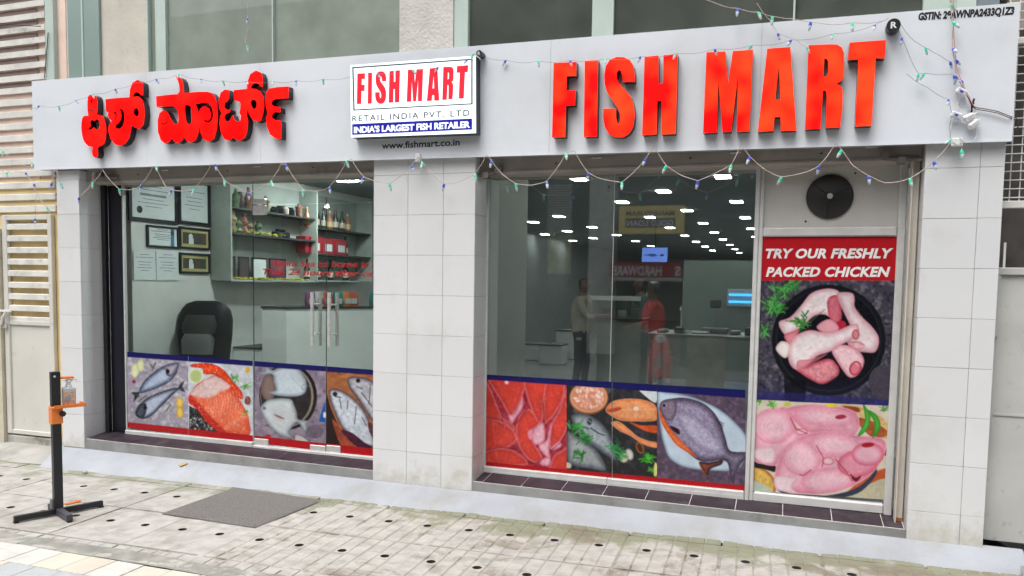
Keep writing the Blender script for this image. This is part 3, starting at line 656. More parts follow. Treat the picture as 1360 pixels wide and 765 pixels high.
# ------------------------------------------------------------------ right neighbour gate
rg = tag(empty('sheet_gate', (4.6, .12, 0)), 'grey sheet metal gate with short spikes beside right pillar', 'gate')
lp(MB().box(4.19, 5.9, .12, .13, .022, 1.66).box(4.19, 5.9, .10, .118, 1.655, 1.70, b=.004).box(4.19, 4.215, .10, .118, .03, 1.655).box(4.22, 5.9, .113, .119, .80, .815), 'sheet_panel', M_GATE2, rg, rg)
lp(MB().box(4.16, 4.21, .08, .10, 1.28, 1.36, b=.004), 'hinge', M_GATE2, rg, rg)
for k in range(8): lp(MB().box(4.222+k*.16, 4.234+k*.16, .105, .115, 1.70, 1.85), 'spike', M_LUV, rg, rg)
gr = tag(empty('mesh_grille', (4.6, .14, 2.1)), 'white wire mesh grille above the sheet gate', 'grille')
mb = MB()
for k in range(26): mb.tube([(4.19+k*.052, .14, 2.10), (4.19+k*.052, .14, 4.2)], .0035, 4)
for k in range(40): mb.tube([(4.17, .135, 2.12+k*.052), (5.5, .135, 2.12+k*.052)], .0035, 4)
o = lp(mb, 'wire_mesh', M_LUV, gr, gr); o['kind'] = 'stuff'
lp(MB().box(4.17, 5.6, .12, .15, 2.055, 2.10, b=.004).box(4.17, 5.6, .12, .15, 3.02, 3.06, b=.004), 'grille_frame', M_LUV, gr, gr)
rw = tag(MB().box(4.18, 8, 1.0, 1.2, -.2, 6).obj('side_wall', mat('grey_brown_wall', (.17, .155, .145), .9, var=.3, scale=5, stain=(.08, .075, .07), st_scale=3)), 'grey brown wall seen behind the mesh grille', 'wall')
tag(MB().box(4.19, 4.5, .18, .99, 3.12, 6).obj('wall_stub', M_SHUT), 'brownish wall strip above the mesh grille at top right', 'wall')
# ------------------------------------------------------------------ fascia sign
FY = -.05
fas = tag(empty('fascia_sign', (.4, FY, 2.5)), 'long light grey shop fascia carrying red FISH MART letters in two scripts', 'shop sign')
c4 = [on_y(*q, FY) for q in ((45, 225), (1344.5, 186.5), (1353, 3.5), (40, 108))]
def local(o, p):
    for q in (o if isinstance(o, list) else [o]): q.matrix_parent_inverse = Matrix.Translation(-Vector(p.location))
    return o
def fp(o): return local(o, fas)
zb = lambda x: c4[0].z+(c4[1].z-c4[0].z)*(x-c4[0].x)/(c4[1].x-c4[0].x)
zt = lambda x: c4[3].z+(c4[2].z-c4[3].z)*(x-c4[3].x)/(c4[2].x-c4[3].x)
xs = [c4[0].x, on_y(194, 100, FY).x, on_y(345, 100, FY).x, on_y(731, 100, FY).x, on_y(1010, 100, FY).x, c4[1].x]
for i in range(5):
    a, b = xs[i]+.0008, xs[i+1]-.0008
    mb = MB(); mb.prism([(a, 0, zb(a)), (b, 0, zb(b)), (b, 0, zt(b)), (a, 0, zt(a))], FY, FY+.004); fp(mb.obj('face_panel', M_FASC, fas))
mb = MB(); a, b = c4[0].x+.004, c4[1].x-.004
mb.prism([(a, 0, zb(a)+.003), (b, 0, zb(b)+.003), (b, 0, zt(b)-.003), (a, 0, zt(a)-.003)], FY+.0045, .052); fp(mb.obj('sign_casing', M_FEDGE, fas))
mb = MB(); mb.prism([(a, 0, zb(a)-.006), (b, 0, zb(b)-.006), (b, 0, zb(b)+.004), (a, 0, zb(a)+.004)], FY-.004, FY-.0005); fp(mb.obj('bottom_trim', M_FASC, fas))

def lit(name, c1, c2, s):
    m = mat(name, c1, .22, emis=c1, estr=s, coat=.3); n = m.node_tree; L = n.links.new; b = n.nodes['Principled BSDF']
    ge = n.nodes.new('ShaderNodeNewGeometry'); no = n.nodes.new('ShaderNodeTexNoise'); no.inputs['Scale'].default_value = 5; no.inputs['Detail'].default_value = 1; L(ge.outputs['Position'], no.inputs['Vector'])
    mr = n.nodes.new('ShaderNodeMapRange'); mr.inputs['From Min'].default_value = .38; mr.inputs['From Max'].default_value = .68; L(no.outputs[0], mr.inputs[0])
    x = n.nodes.new('ShaderNodeMix'); x.data_type = 'RGBA'; x.inputs['A'].default_value = (*c1, 1); x.inputs['B'].default_value = (*c2, 1); L(mr.outputs[0], x.inputs['Factor']); L(x.outputs['Result'], b.inputs['Emission Color']); return m
M_RED = lit('lit_red_acrylic', (.80, .002, .002), (1.0, .075, .015), .78)
M_RED2 = lit('lit_deep_red_acrylic', (.86, .0005, .0005), (.92, .012, .006), .80)
LY = -.115
def px2(pts, Y=LY): return [xz(on_y(x, y, Y)) for x, y in pts]
def letter(loops, lab, smooth=()):
    Ls = [px2(l) for l in loops]
    o = curve_solid('letter', Ls, LY+.004, FY-.002, M_LET, fas); fp(o); o['label'] = lab
    f = curve_solid('letter_face', Ls, LY, LY+.0035, M_RED2 if 'Kannada' in lab else M_RED, o); return o
A_, B_ = T(680, 0, 3.4765), T(1020, 0, 3.4765); Z1 = T(990, 40, 5.1)
GL = {}
GL['F'] = [A_([(192, 291), (296, 286), (296, 350), (252, 352), (251, 417), (293, 416), (290, 486), (249, 488), (245, 633), (185, 634)])]
GL['I'] = [A_([(336, 281), (397, 277), (391, 630), (331, 632)])]
S_ = [(566, 378), (512, 378), (509, 350), (503, 328), (493, 322), (484, 335), (483, 358), (493, 383), (520, 412), (548, 448), (563, 490), (566, 535), (559, 585), (540, 618), (512, 634), (478, 634), (447, 618), (428, 585), (421, 545), (421, 502), (480, 502), (481, 545), (486, 566), (495, 568), (500, 552), (499, 525), (489, 498), (463, 462), (440, 428), (428, 390), (426, 345), (433, 303), (452, 276), (482, 263), (516, 264), (545, 278), (560, 305), (566, 340)]
GL['S'] = [A_(S_)]
GL['H'] = [A_([(612, 262), (675, 256), (676, 385), (697, 383), (699, 255), (765, 250), (755, 618), (690, 621), (690, 466), (671, 467), (667, 620), (601, 624)])]
GL['M'] = [A_([(898, 242), (985, 237), (995, 398), (1020, 236), (1112, 230), (1096, 607), (1038, 608), (1043, 352), (1012, 608), (972, 610), (953, 370), (945, 611), (882, 614)])]
GL['A'] = [Z1([(148, 126), (304, 114), (345, 680), (240, 682), (237, 588), (198, 590), (188, 683), (84, 688)]), Z1([(226, 248), (238, 470), (202, 473)])]
GL['R'] = [Z1([(428, 102), (575, 96), (622, 98), (652, 116), (668, 155), (668, 300), (655, 340), (618, 362), (648, 380), (660, 420), (655, 540), (641, 660), (546, 662), (550, 440), (545, 415), (535, 408), (526, 412), (508, 668), (404, 672)]), Z1([(535, 192), (551, 195), (560, 212), (560, 290), (552, 308), (528, 318)])]
GL['T'] = [Z1([(706, 84), (953, 67), (943, 190), (882, 190), (855, 648), (744, 652), (765, 198), (696, 202)])]
for k in 'FISHMART': letter(GL[k], 'red lit letter %s with dark returns' % k)
KA, KB = T(90, 80, 5.4625), T(240, 80, 5.4625)
def sm(tr, *loops, n=5): return [catmull(tr(l), n) for l in loops]
k1 = sm(KA, [(143, 290), (150, 258), (172, 250), (198, 257), (212, 285), (214, 340), (211, 385), (203, 400), (222, 395), (250, 405), (269, 445), (278, 500), (273, 570), (255, 610), (222, 628), (215, 640), (218, 680), (208, 704), (193, 704), (179, 685), (176, 650), (182, 630), (150, 622), (118, 588), (102, 530), (98, 465), (108, 415), (130, 402), (148, 402), (143, 360)],
        [(165, 290), (172, 282), (179, 290), (178, 308), (170, 312)], [(162, 445), (178, 432), (192, 440), (207, 426), (226, 440), (232, 475), (222, 500), (205, 503), (190, 488), (172, 500), (152, 505), (150, 492), (164, 478)])
k1b = [KA([(152, 352), (172, 360), (195, 352), (193, 362), (172, 370), (153, 363)])]
k2 = [KA([(273, 283)])+KA([(350, 274), (447, 268)])+catmull(KA([(447, 262), (450, 215), (468, 165), (505, 142), (543, 165)]), 1)+KA([(545, 200), (545, 255), (530, 252)])+KA([(512, 232), (488, 232), (472, 255), (471, 266), (510, 262), (538, 285), (553, 335), (556, 400), (548, 465), (520, 497), (490, 490), (463, 468)])+KA([(458, 500), (445, 560), (420, 600), (385, 620), (345, 612), (310, 570), (293, 510), (298, 470), (318, 440), (300, 425), (290, 400), (293, 378), (277, 370)]),
      catmull(KA([(388, 352), (406, 375), (411, 430), (397, 478), (372, 497), (348, 490), (346, 470), (366, 455), (383, 430), (388, 395), (378, 360)]), 3), catmull(KA([(484, 352), (502, 348), (515, 375), (508, 405), (488, 402), (476, 378)]), 3), KA([(325, 380), (345, 372), (356, 395), (350, 425), (340, 430), (347, 400), (340, 385)])]
k3 = [KB([(-179, 262), (-100, 252), (-22, 245), (-8, 225), (-12, 180), (-22, 145), (-37, 118), (-5, 125), (12, 150), (20, 190), (22, 238), (110, 230), (190, 228), (222, 236), (245, 262), (262, 310), (268, 400), (262, 500), (240, 570), (205, 590), (165, 575), (144, 525), (134, 478), (124, 540), (105, 580), (75, 595), (45, 588), (22, 552), (8, 582), (-20, 600), (-48, 590), (-64, 562), (-85, 592), (-115, 603), (-145, 580), (-165, 520), (-168, 440), (-155, 385), (-125, 362), (-95, 378), (-75, 420), (-52, 458), (-25, 466), (-14, 430), (-18, 385), (-30, 350), (-60, 332), (-120, 334), (-175, 338)]),
      catmull(KB([(30, 332), (52, 322), (75, 345), (80, 400), (78, 445), (62, 465), (44, 455), (34, 410)]), 3), KB([(106, 318), (160, 308), (200, 312), (226, 342), (236, 400), (224, 438), (200, 454), (172, 444), (166, 430), (195, 440), (214, 425), (218, 385), (205, 350), (172, 332), (142, 350), (128, 390), (120, 350)]),
      KB([(-150, 455), (-125, 470), (-100, 455), (-88, 425), (-95, 400), (-98, 440), (-120, 460), (-140, 455)])]
k4 = [KB([(350, 217), (350, 272), (335, 300), (318, 308), (314, 340), (335, 360), (362, 358), (352, 378), (325, 390), (314, 415), (330, 446), (352, 440), (368, 420), (378, 395), (388, 428), (408, 446), (432, 440), (437, 405), (425, 385), (432, 350), (437, 315), (418, 295), (387, 290), (385, 217), (480, 208), (482, 165), (503, 102), (545, 74), (583, 90), (594, 125), (594, 195), (578, 190), (562, 168), (530, 166), (512, 185), (508, 205), (545, 208), (580, 228), (600, 270), (605, 330), (597, 390), (580, 435), (555, 447), (522, 432), (497, 392), (484, 352), (478, 395), (488, 440), (482, 510), (465, 560), (430, 582), (395, 575), (380, 555), (355, 582), (318, 574), (292, 525), (280, 460), (285, 410), (296, 385), (280, 350), (275, 290), (290, 235), (320, 212)]), catmull(KB([(508, 300), (530, 284), (550, 305), (548, 340), (530, 355), (514, 335)]), 3)]
k5 = [KB([(618, 235), (640, 205), (700, 195), (780, 190), (780, 275), (700, 278), (668, 288), (655, 310), (668, 332), (722, 342), (722, 378), (685, 374), (662, 392), (660, 418), (690, 435), (728, 440), (728, 572), (690, 568), (648, 538), (624, 480), (618, 420), (630, 382), (618, 335), (612, 280)])]
for nm, lp_ in (('first', k1), ('second', k2), ('third', k3), ('fourth', k4), ('last', k5)): letter(lp_, 'red lit Kannada letter, %s from the left' % nm)
curve_solid('letter_slit', [px2(k1b[0], LY)], LY-.0006, LY-.0002, M_LET, fas).matrix_parent_inverse = Matrix.Translation(-Vector(fas.location))
fp(px_text('web_address', 'www.fishmart.co.in', (507, 198), (610.5, 193.2), 9.4, FY-.0012, M_TX_BLK, fas, bold=.018))
fp(px_text('tax_number', 'GSTIN: 29AWNPA2433Q1Z3', (1219.5, 27.3), (1347, 19.4), 11.0, FY-.0012, M_TX_BLK, fas, bold=.055, shear=.12, sp=1.0))
def reg(px, py, rpx, dep, nm):
    p = on_y(px, py, FY-dep); r = (on_y(px+rpx, py, FY-dep).x-p.x)
    o = MB().lathe([(r*.96, 0), (r, .004), (r, dep-.004), (r*.9, dep)], (p.x, FY-dep, p.z), 22, 'Y').obj('registered_disc', M_BLACK, fas, True); fp(o); o['label'] = nm
    text('registered_sign', 'R', (p.x-r*.42, p.z-r*.5), (p.x+r*.45, p.z-r*.5), r*1.02, FY-dep-.001, M_TX_WHT, o, bold=.03)
reg(1187, 33, 9.6, .075, 'black disc with white R beside the letter T'); reg(636, 70.5, 3.8, .075, 'small black disc with R above the light box')
# light box sign
LB = -.137
lb = tag(empty('light_box_sign', (.3, LB, 2.9)), 'lit white box sign reading FISH MART RETAIL INDIA PVT. LTD.', 'sign')
c = [on_y(*q, LB) for q in ((465.8, 183), (632, 176.5), (632.5, 75.5), (465, 87))]
TB = T(455, 65, 5.465)
c = [on_y(*q, LB) for q in TB([(62, 643), (968, 611), (966, 50), (55, 118)])]
local(MB().prism(c, LB+.003, FY-.002).obj('box_casing', mat('dark_slate_casing', (.035, .045, .06), .4), lb), lb)
M_LBW = mat('lit_white_acrylic', (.75, .80, .80), .3, emis=(.90, 1, 1), estr=.62)
local(MB().prism(c, LB, LB+.0028).obj('lit_face', M_LBW, lb), lb)
M_LBT = mat('backlit_dark_lettering', (.02, .05, .09), .4); M_LBR = mat('backlit_red_lettering', (.75, .01, .03), .4, emis=(.8, .01, .03), estr=.4); M_LBB = mat('backlit_blue_band', (.005, .005, .22), .4, emis=(.005, .005, .3), estr=.45); M_LBX = mat('backlit_white_lettering', (.85, .9, .95), .4, emis=(.9, .95, 1), estr=.5)
fr = [TB([(70, 132), (944, 70), (944, 402), (78, 448)]), TB([(80, 141), (934, 80), (934, 395), (88, 439)])]
local(curve_solid('border', [px2(l, LB) for l in fr], LB-.001, LB-.0002, M_LBT, lb), lb)
# small FISH MART reuses the outlines of the large letters
def bbox(Ls): P = [p for l in Ls for p in l]; return min(p[0] for p in P), max(p[0] for p in P)
F0, F1 = bbox(GL['F'])[0], bbox(GL['H'])[1]; M0, M1 = bbox(GL['M'])[0], bbox(GL['T'])[1]
# normalise each big letter by its own edges (sheared quad)
targ = {'F': (104, 163), 'I': (183, 215), 'S': (237, 317), 'H': (335, 417), 'M': (466, 585), 'A': (612, 702), 'R': (724, 806), 'T': (828, 912)}
def vtop(x): return 180-(x-104)*(60/808)
def vbot(x): return 404-(x-104)*(45/750)
def big(x): return (84-(x-735)*(30/442), 184-(x-735)*(18/430))
for ch, (a, b) in targ.items():
    x0, x1 = bbox(GL[ch]); Ls = []
    for l in GL[ch]:
        q = []
        for x, y in l:
            t, bt = big(x); v = (y-t)/(bt-t); X_ = a+(x-x0)/(x1-x0)*(b-a); q.append((X_, vtop(X_)+v*(vbot(X_)-vtop(X_))))
        Ls.append(px2(TB(q), LB))
    o = curve_solid('red_letter', Ls, LB-.0016, LB-.0003, M_LBR, lb); local(o, lb)
local(px_text('lettering', 'RETAIL INDIA PVT. LTD.', TB([(70, 527)])[0], TB([(945, 484)])[0], 8.2, LB-.0006, M_LBT, lb, sp=1.25, bold=.012), lb)
local(curve_solid('blue_band', [px2(TB([(70, 546), (940, 505), (940, 585), (70, 624)]), LB)], LB-.001, LB-.0002, M_LBB, lb), lb)
local(px_text('lettering', "INDIA'S LARGEST FISH RETAILER", TB([(82, 612)])[0], TB([(925, 572)])[0], 9.0, LB-.0014, M_LBX, lb, bold=.04, sp=.97), lb)
# ------------------------------------------------------------------ festoon lights
def bulb_mesh(tipm):
    mb = MB(); mb.lathe([(.004, 0), (.0085, -.006), (.0095, -.022), (.004, -.030)], seg=7, mi=0); mb.lathe([(.0075, -.016), (.0095, -.026), (.006, -.046), (.002, -.05)], seg=7, mi=1)
    me = mb.mesh('bulb', True); me.materials.append(tipm); me.materials.append(M_BULBW); return me
BG, BB = bulb_mesh(M_BULBG), bulb_mesh(M_BULBB)
def festoon(label, pts, wm, r, Y=-.085, grp='strings of small green and blue lights', tilt=.35):
    root = tag(empty('light_string', on_y(*pts[0][:2], Y)), label, 'string lights', grp)
    def yy(q): return q[3] if len(q) > 3 else Y
    P = []; W3 = [on_y(q[0], q[1], yy(q)) for q in pts]
    for i, p in enumerate(W3):
        if i:
            a = W3[i-1]; L = (p-a).length
            for k in range(1, 4): t = k/4; P.append(a.lerp(p, t)+Vector((0, -.004*math.sin(t*6.3), -.06*L*math.sin(math.pi*t)*(1 if L > .12 else .3))))
        P.append(p)
    local(MB().tube(P, r, 5).obj('wire', wm, root), root)
    for q in pts:
        if len(q) > 2 and q[2] in ('g', 'b'):
            o = bpy.data.objects.new('bulb', BG if q[2] == 'g' else BB); COL.objects.link(o); o.parent = root; p = on_y(q[0], q[1], yy(q))
            o.matrix_parent_inverse = Matrix.Translation(-Vector(root.location)); o.location = p; o.rotation_euler = (R.uniform(-tilt, tilt), R.uniform(-tilt, tilt)*1.4, 0); k_ = 1.12 if r > .002 else .9; o.scale = (k_, k_, k_)
    return root
g_, b_ = 'g', 'b'
festoon('garland swagged below the fascia over the left shopfront, blue and green bulbs', [(124, 229), (123, 242, g_), (112, 254), (105, 262, b_), (123, 244), (136, 225), (158, 251, g_), (172, 252), (187, 246, b_), (203, 221), (207, 220, g_), (219, 246), (228, 252, b_), (258, 251, g_), (280, 219), (286, 218, b_), (298, 239, g_), (315, 248), (331, 256, b_), (360, 240, g_), (373, 218), (380, 218, b_), (403, 252, g_), (420, 254), (438, 248, b_), (460, 214, g_), (467, 211), (483, 235, b_), (500, 241), (517, 244, g_), (547, 219, b_), (555, 208)], M_WIRE, .0025)
festoon('garland swagged below the fascia over the right shopfront up to the right pillar', [(555, 208), (561, 215, g_), (570, 226), (590, 244, b_), (613, 240), (631, 231, g_), (646, 205), (653, 213, b_), (668, 232), (685, 244, g_), (706, 246), (726, 241, b_), (752, 203, g_), (763, 200), (781, 229, b_), (805, 239), (826, 242, g_), (858, 210, b_), (869, 193), (885, 220, g_), (905, 233), (927, 240, b_), (948, 231), (971, 219, g_), (984, 192), (996, 208, b_), (1013, 223), (1038, 235, g_), (1062, 231), (1088, 220, b_), (1110, 190), (1118, 199, g_), (1133, 220), (1153, 233, b_), (1175, 243), (1208, 237, g_), (1240, 214, b_), (1262, 190)], M_WIRE, .0025)
festoon('fine string of bulbs along the upper fascia above the Kannada letters', [(40, 146), (52, 140, b_), (78, 141, g_), (101, 133, b_), (123, 125, g_), (153, 118, b_), (180, 110), (207, 105, b_), (238, 98, g_), (267, 105, b_), (296, 107, g_), (327, 108, b_), (361, 108, g_), (393, 107, b_), (429, 105, g_), (465, 102, b_), (502, 98, b_, -.145), (548, 93, g_, -.145), (582, 89, b_, -.145), (621, 79, b_, -.145), (629, 71, g_, -.145), (672, 80, b_, -.07), (715, 81, g_), (757, 80, b_), (804, 78, g_), (851, 75, b_), (898, 71, g_), (949, 65, b_), (999, 60, g_), (1051, 53, b_), (1106, 45, g_), (1162, 33, b_), (1180, 24)], M_DWIRE, .0012, Y=-.125, tilt=.6)
festoon('string of bulbs running past the top of the letters MART', [(925, -6), (945, 2), (980, 11, b_), (1007, 16, g_), (1026, 22, g_), (1052, 25), (1077, 29, b_), (1132, 30, g_), (1175, 27)], M_WIRE, .0022, Y=-.12)
festoon('short string crossing down to the letter R of MART', [(1005, 4), (1022, 26), (1033, 44, b_), (1055, 52), (1071, 62, g_)], M_WIRE, .0016, Y=-.125, tilt=.6)
festoon('string of bulbs looping from the R disc toward the plugs', [(1187, 26), (1198, 50, b_), (1220, 98, g_), (1228, 97, g_), (1262, 98), (1267, 100, b_)], M_DWIRE, .0014, Y=-.11, tilt=.7)
festoon('string of bulbs slanting from the R disc to the vertical wires', [(1192, 26), (1215, 55), (1229, 63, g_), (1245, 72), (1262, 82, b_)], M_DWIRE, .0014, Y=-.11, tilt=.7)
festoon('thin string hanging from the loop down to the fascia edge', [(1204, 98), (1230, 115), (1260, 132, b_), (1264, 150), (1261, 170), (1263, 186, g_)], M_DWIRE, .0014, Y=-.10, tilt=.7)
festoon('pinkish string of bulbs hanging down the right end of the fascia', [(1262, -8), (1262, 6, g_), (1265, 29, g_), (1265, 65, b_), (1268, 80, b_), (1270, 100, b_), (1276, 108, b_), (1281, 122)], M_WIRE, .0030, Y=-.10, tilt=1.2)
festoon('second pinkish wire beside the hanging string at right', [(1266, -8), (1267, 50), (1271, 92), (1285, 125), (1293, 140)], mat('pink_wire', (.65, .22, .20), .5), .0022, Y=-.095)
festoon('short string hanging before the upper left dark window', [(327, -8), (329, 12), (328.5, 24, b_), (329, 40), (325.5, 54), (328, 61, g_)], M_WIRE, .0020, Y=-.02)
festoon('string of bulbs on the louvres at far left, upper strand', [(-6, 216), (4, 200, g_), (20, 214), (41, 222), (42, 216, g_), (38, 211)], M_WIRE, .0022, Y=.02)
festoon('string of bulbs hanging down the louvres at far left', [(-4, 222), (8, 229, g_), (17, 225), (34, 229, b_), (45, 244, b_), (52, 262), (62, 275, g_), (50, 258), (47, 262), (46.5, 290, b_)], M_WIRE, .0022, Y=.02)
festoon('short loop of string light at the left end of the fascia', [(69, 243, b_), (72, 228), (76, 226), (80, 243, g_)], M_WIRE, .0028, Y=-.08)
festoon('short string end dangling at the top of the right pillar', [(1275, 188), (1278, 192), (1277, 199, g_)], M_WIRE, .0028, Y=-.08)
# plug adapters hanging on their leads
def plug(px, py, rot, lab):
    p = on_y(px, py, -.085); r_ = tag(empty('plug_adapter', p), lab, 'adapter', 'adapters hanging on the fascia'); mb = MB().box(-.030, .030, -.018, .018, -.018, .018, b=.006); mb.obj('body', M_WHITE, r_); MB().tube([(.028, 0, 0), (.05, 0, .004)], .004, 6).obj('pins', M_STEEL, r_); MB().box(-.012, .006, -.0195, -.0182, -.006, .006).obj('print', M_BULBB if px < 1280 else M_LUV, r_)
    r_.rotation_euler = (.2, rot, .2)
plug(1276.5, 122, .5, 'white adapter, topmost of the four'); plug(1269.5, 153, .35, 'white adapter, leftmost of the four'); plug(1286.5, 156, -.5, 'white adapter, third from the left'); plug(1293, 165, -.7, 'white adapter, lowest and rightmost')
cb = tag(empty('power_cable', on_y(1293, 142, -.07)), 'dark cables running from the adapters off the fascia edge', 'cable')
for dy in (0, 2.2): local(MB().tube([on_y(x, y+dy*min(1, k/2), -.07 if x < 1345 else -.02) for k, (x, y) in enumerate([(1284, 126), (1291, 140), (1296, 143), (1310, 145), (1325, 148), (1340, 154), (1350, 157), (1353, 165), (1350, 172)])], .0028, 5).obj('lead', mat('brown_lead', (.09, .05, .045), .5), cb), cb)
local(MB().tube([on_y(x, y, -.08) for x, y in [(1294, 131), (1291, 140), (1290, 152)]], .006, 5).tube([on_y(x, y, -.08) for x, y in [(1288, 133), (1291, 141), (1294, 137)]], .0035, 5).obj('cable_knot', M_BLACK, cb), cb)
wl = tag(empty('white_lead', on_y(1276, 130, -.075)), 'tangle of thin white leads joining the adapters', 'cable')
for ps in ([(1270, 118), (1270, 132), (1273, 142), (1280, 150), (1287, 151)], [(1277, 124), (1272, 138), (1271, 150), (1268, 158)], [(1280, 128), (1288, 142), (1290, 150)], [(1293, 168), (1297, 178), (1292, 187), (1280, 187), (1275, 180)], [(1268, 158), (1262, 172), (1264, 186), (1272, 189)]):
    local(MB().tube(catmull([tuple(on_y(x, y, -.078)) for x, y in ps], 4)[:-4*1], .0022, 5).obj('lead', M_WHITE, wl), wl)
hk = on_y(555, 209, -.065); tag(MB().box(hk.x-.02, hk.x+.02, -.075, -.052, hk.z-.035, hk.z+.03, b=.006).obj('hook', M_WHITE), 'small white adhesive hook at fascia bottom above middle pillar', 'hook')
hk = on_y(1271, 190, -.065); tag(MB().box(hk.x-.03, hk.x+.03, -.075, -.052, hk.z-.02, hk.z+.03, b=.006).obj('hook', M_WHITE), 'small white clip at fascia bottom above right pillar', 'hook')
for a, lab in (([(-6, 30), (30, 34), (54, 35)], 'thin dark wire slanting over the upper left louvres'), ([(64, 43), (62, 70), (59, 104)], 'thin dark wire hanging beside the upper left louvres')):
    tag(MB().tube([on_y(x, y, .08) for x, y in a], .004, 5).obj('wire', M_TX_BLK), lab, 'wire')
# ------------------------------------------------------------------ shopfront glazing with printed film
GY = .25; PY = GY-.0025
Lt = lambda x: 467+(x-168)*.0736
Lb = lambda x: 474+(x-168)*.0736
Lr = lambda x: 560.5+(x-170)*.108
Lq = lambda x: 568+(x-170)*.119
Rt = lambda x: 497.5+(x-646)*.0589
Rb = lambda x: 504+(x-646)*.0718
Rr = lambda x: 613.5+(x-645)*.0915
Rq = lambda x: 622+(x-645)*.0905
def film(x0, x1, ft, fq, paint, par, lab, fb, frr, tail=1):
    p = Print((x0, ft(x0)), (x1, ft(x1)), (x1, fq(x1)), (x0, fq(x0)), PY)
    paint(p); p.soften()
    n = 12; X = [x0+(x1-x0)*k/n for k in range(n+1)]
    p.poly([(x, ft(x)-2) for x in X]+[(x, fb(x)) for x in X[::-1]], '1c1d5e', smooth=0, nz=.1)
    p.poly([(x, frr(x)) for x in X]+[(x, fq(x)+3) for x in X[::-1]], 'b4141c', smooth=0, nz=.06)
    o = p.obj('printed_film', M_PRINT, par); o['label'] = lab; local(o, par); return o
def glazed(name, label, x0, x1, z0, z1, cat, gm=None):
    r = tag(empty(name, ((x0+x1)/2, GY, z0)), label, cat)
    local(MB().box(x0, x1, GY, GY+.008, z0, z1).obj('pane', gm or M_GLASS, r), r); return r
gx = lambda px, py=400: on_y(px, py, GY).x
xa, xb, xc, xd = -2.70, gx(337), gx(433.5), gx(433.5)+(gx(433.5)-gx(337))
zh = on_y(345, 272, GY).z
w1 = glazed('shop_window', 'fixed glass pane left of the doors with mackerel and salmon pictures', xa, xb-.003, .165, 2.39, 'window')
d1 = glazed('glass_door', 'left glass door leaf with two silver fish pictured on a dark plate', xb+.002, xc-.002, .165, zh-.004, 'glass door')
d2 = glazed('glass_door', 'right glass door leaf with scored whole fish pictured, beside the middle pillar', xc+.002, xd, .165, zh-.004, 'glass door')
tr = glazed('transom_pane', 'narrow glass transom above the two glass doors', xb+.002, -.005, zh+.004, 2.39, 'window')
w2 = glazed('shop_window', 'fixed glass pane right of the middle pillar over salmon steak picture', .84, gx(813)-.002, .14, 2.36, 'window', M_GLASSR)
w3 = glazed('shop_window', 'fixed glass pane left of the chicken poster over purple fish picture', gx(813)+.002, 2.775, .14, 2.36, 'window', M_GLASSR)
M_EDGE = mat('dark_glass_edge', (.03, .045, .04), .3)
for r_, x in ((w1, xb-.0025), (d1, xc-.0022), (w2, gx(813)-.0015)): local(MB().box(x-.0025, x+.0003, GY-.0006, GY+.0085, .17, 2.24 if r_ is d1 else 2.385).obj('glass_edge', M_EDGE if r_ is not w2 else M_IWALL, r_), r_)
local(MB().box(xa, xb-.004, GY-.03, GY+.035, .08, .162, b=.006).obj('bottom_channel', M_ALU, w1), w1)
local(MB().box(xa-.004, xa+.012, GY-.012, GY+.02, .156, 2.39).obj('edge_channel', M_ALU, w1), w1)
o = MB().box(xb, -.004, GY-.035, GY+.04, .08, .138, b=.006).obj('door_threshold', M_ALU, tr); local(o, tr)
def i1(p):
    z = T(150, 450, 4.5); p.c[:] = hexc('9d97a6'); p.noise('d9d8df', .25, .45, .8, 2, .8); p.noise('6e6577', .18, .55, .9, 5, .6)
    p.poly(z([(160, 318), (108, 320), (130, 340), (122, 378), (155, 342)]), '252a33', smooth=0)
    p.poly(z([(155, 322), (185, 255), (250, 195), (320, 155), (388, 143), (388, 180), (372, 220), (330, 262), (270, 292), (205, 315)]), '3e4a61', 'aebbd2', 7, '20242f', 1.2, nz=.08)
    p.poly(z([(300, 165), (388, 143), (385, 180), (350, 225), (320, 215), (315, 185)]), '4a4d5e', 'a9a0b0', 5); p.ell(*z([(327, 195)])[0], 2.6, 3, '15161c')
    p.poly(z([(385, 300), (403, 268), (430, 248), (415, 285), (432, 320), (400, 308)]), '2c2f3a', smooth=0)
    p.poly(z([(133, 440), (160, 390), (220, 345), (300, 312), (372, 293), (392, 300), (360, 332), (320, 372), (280, 412), (240, 452), (190, 478), (148, 468)]), '2f3546', 'b3bfd6', 6, '1d2028', 1.4, nz=.08)
    p.poly(z([(133, 440), (160, 395), (195, 385), (200, 430), (180, 472), (148, 468)]), '22252f', '4a4f60', 5); p.ell(*z([(193, 412)])[0], 2.4, 2.8, '0d0e12')
    p.ell(*z([(132, 190)])[0], 5, 9, 'cdd29a', inner='e3e6bd', depth=4); p.ell(*z([(165, 160)])[0], 5, 8, 'c7cc8e', inner='dfe2b5', depth=4); p.ell(*z([(125, 256)])[0], 2.2, 2.2, '8c1d2c')
    for q in ((399, 383), (400, 440)): p.ell(*z([q])[0], 4.6, 7.5, 'c99c2e', inner='ecc95b', depth=3)
    for a in ([(235, 190), (255, 140)], [(240, 175), (222, 150)], [(150, 375), (200, 340)], [(310, 440), (345, 395)]): p.line(z(a), 1.3, '3c4a33')
    p.noise('f2f2f4', 1.1, .66, .74, 9, .4)
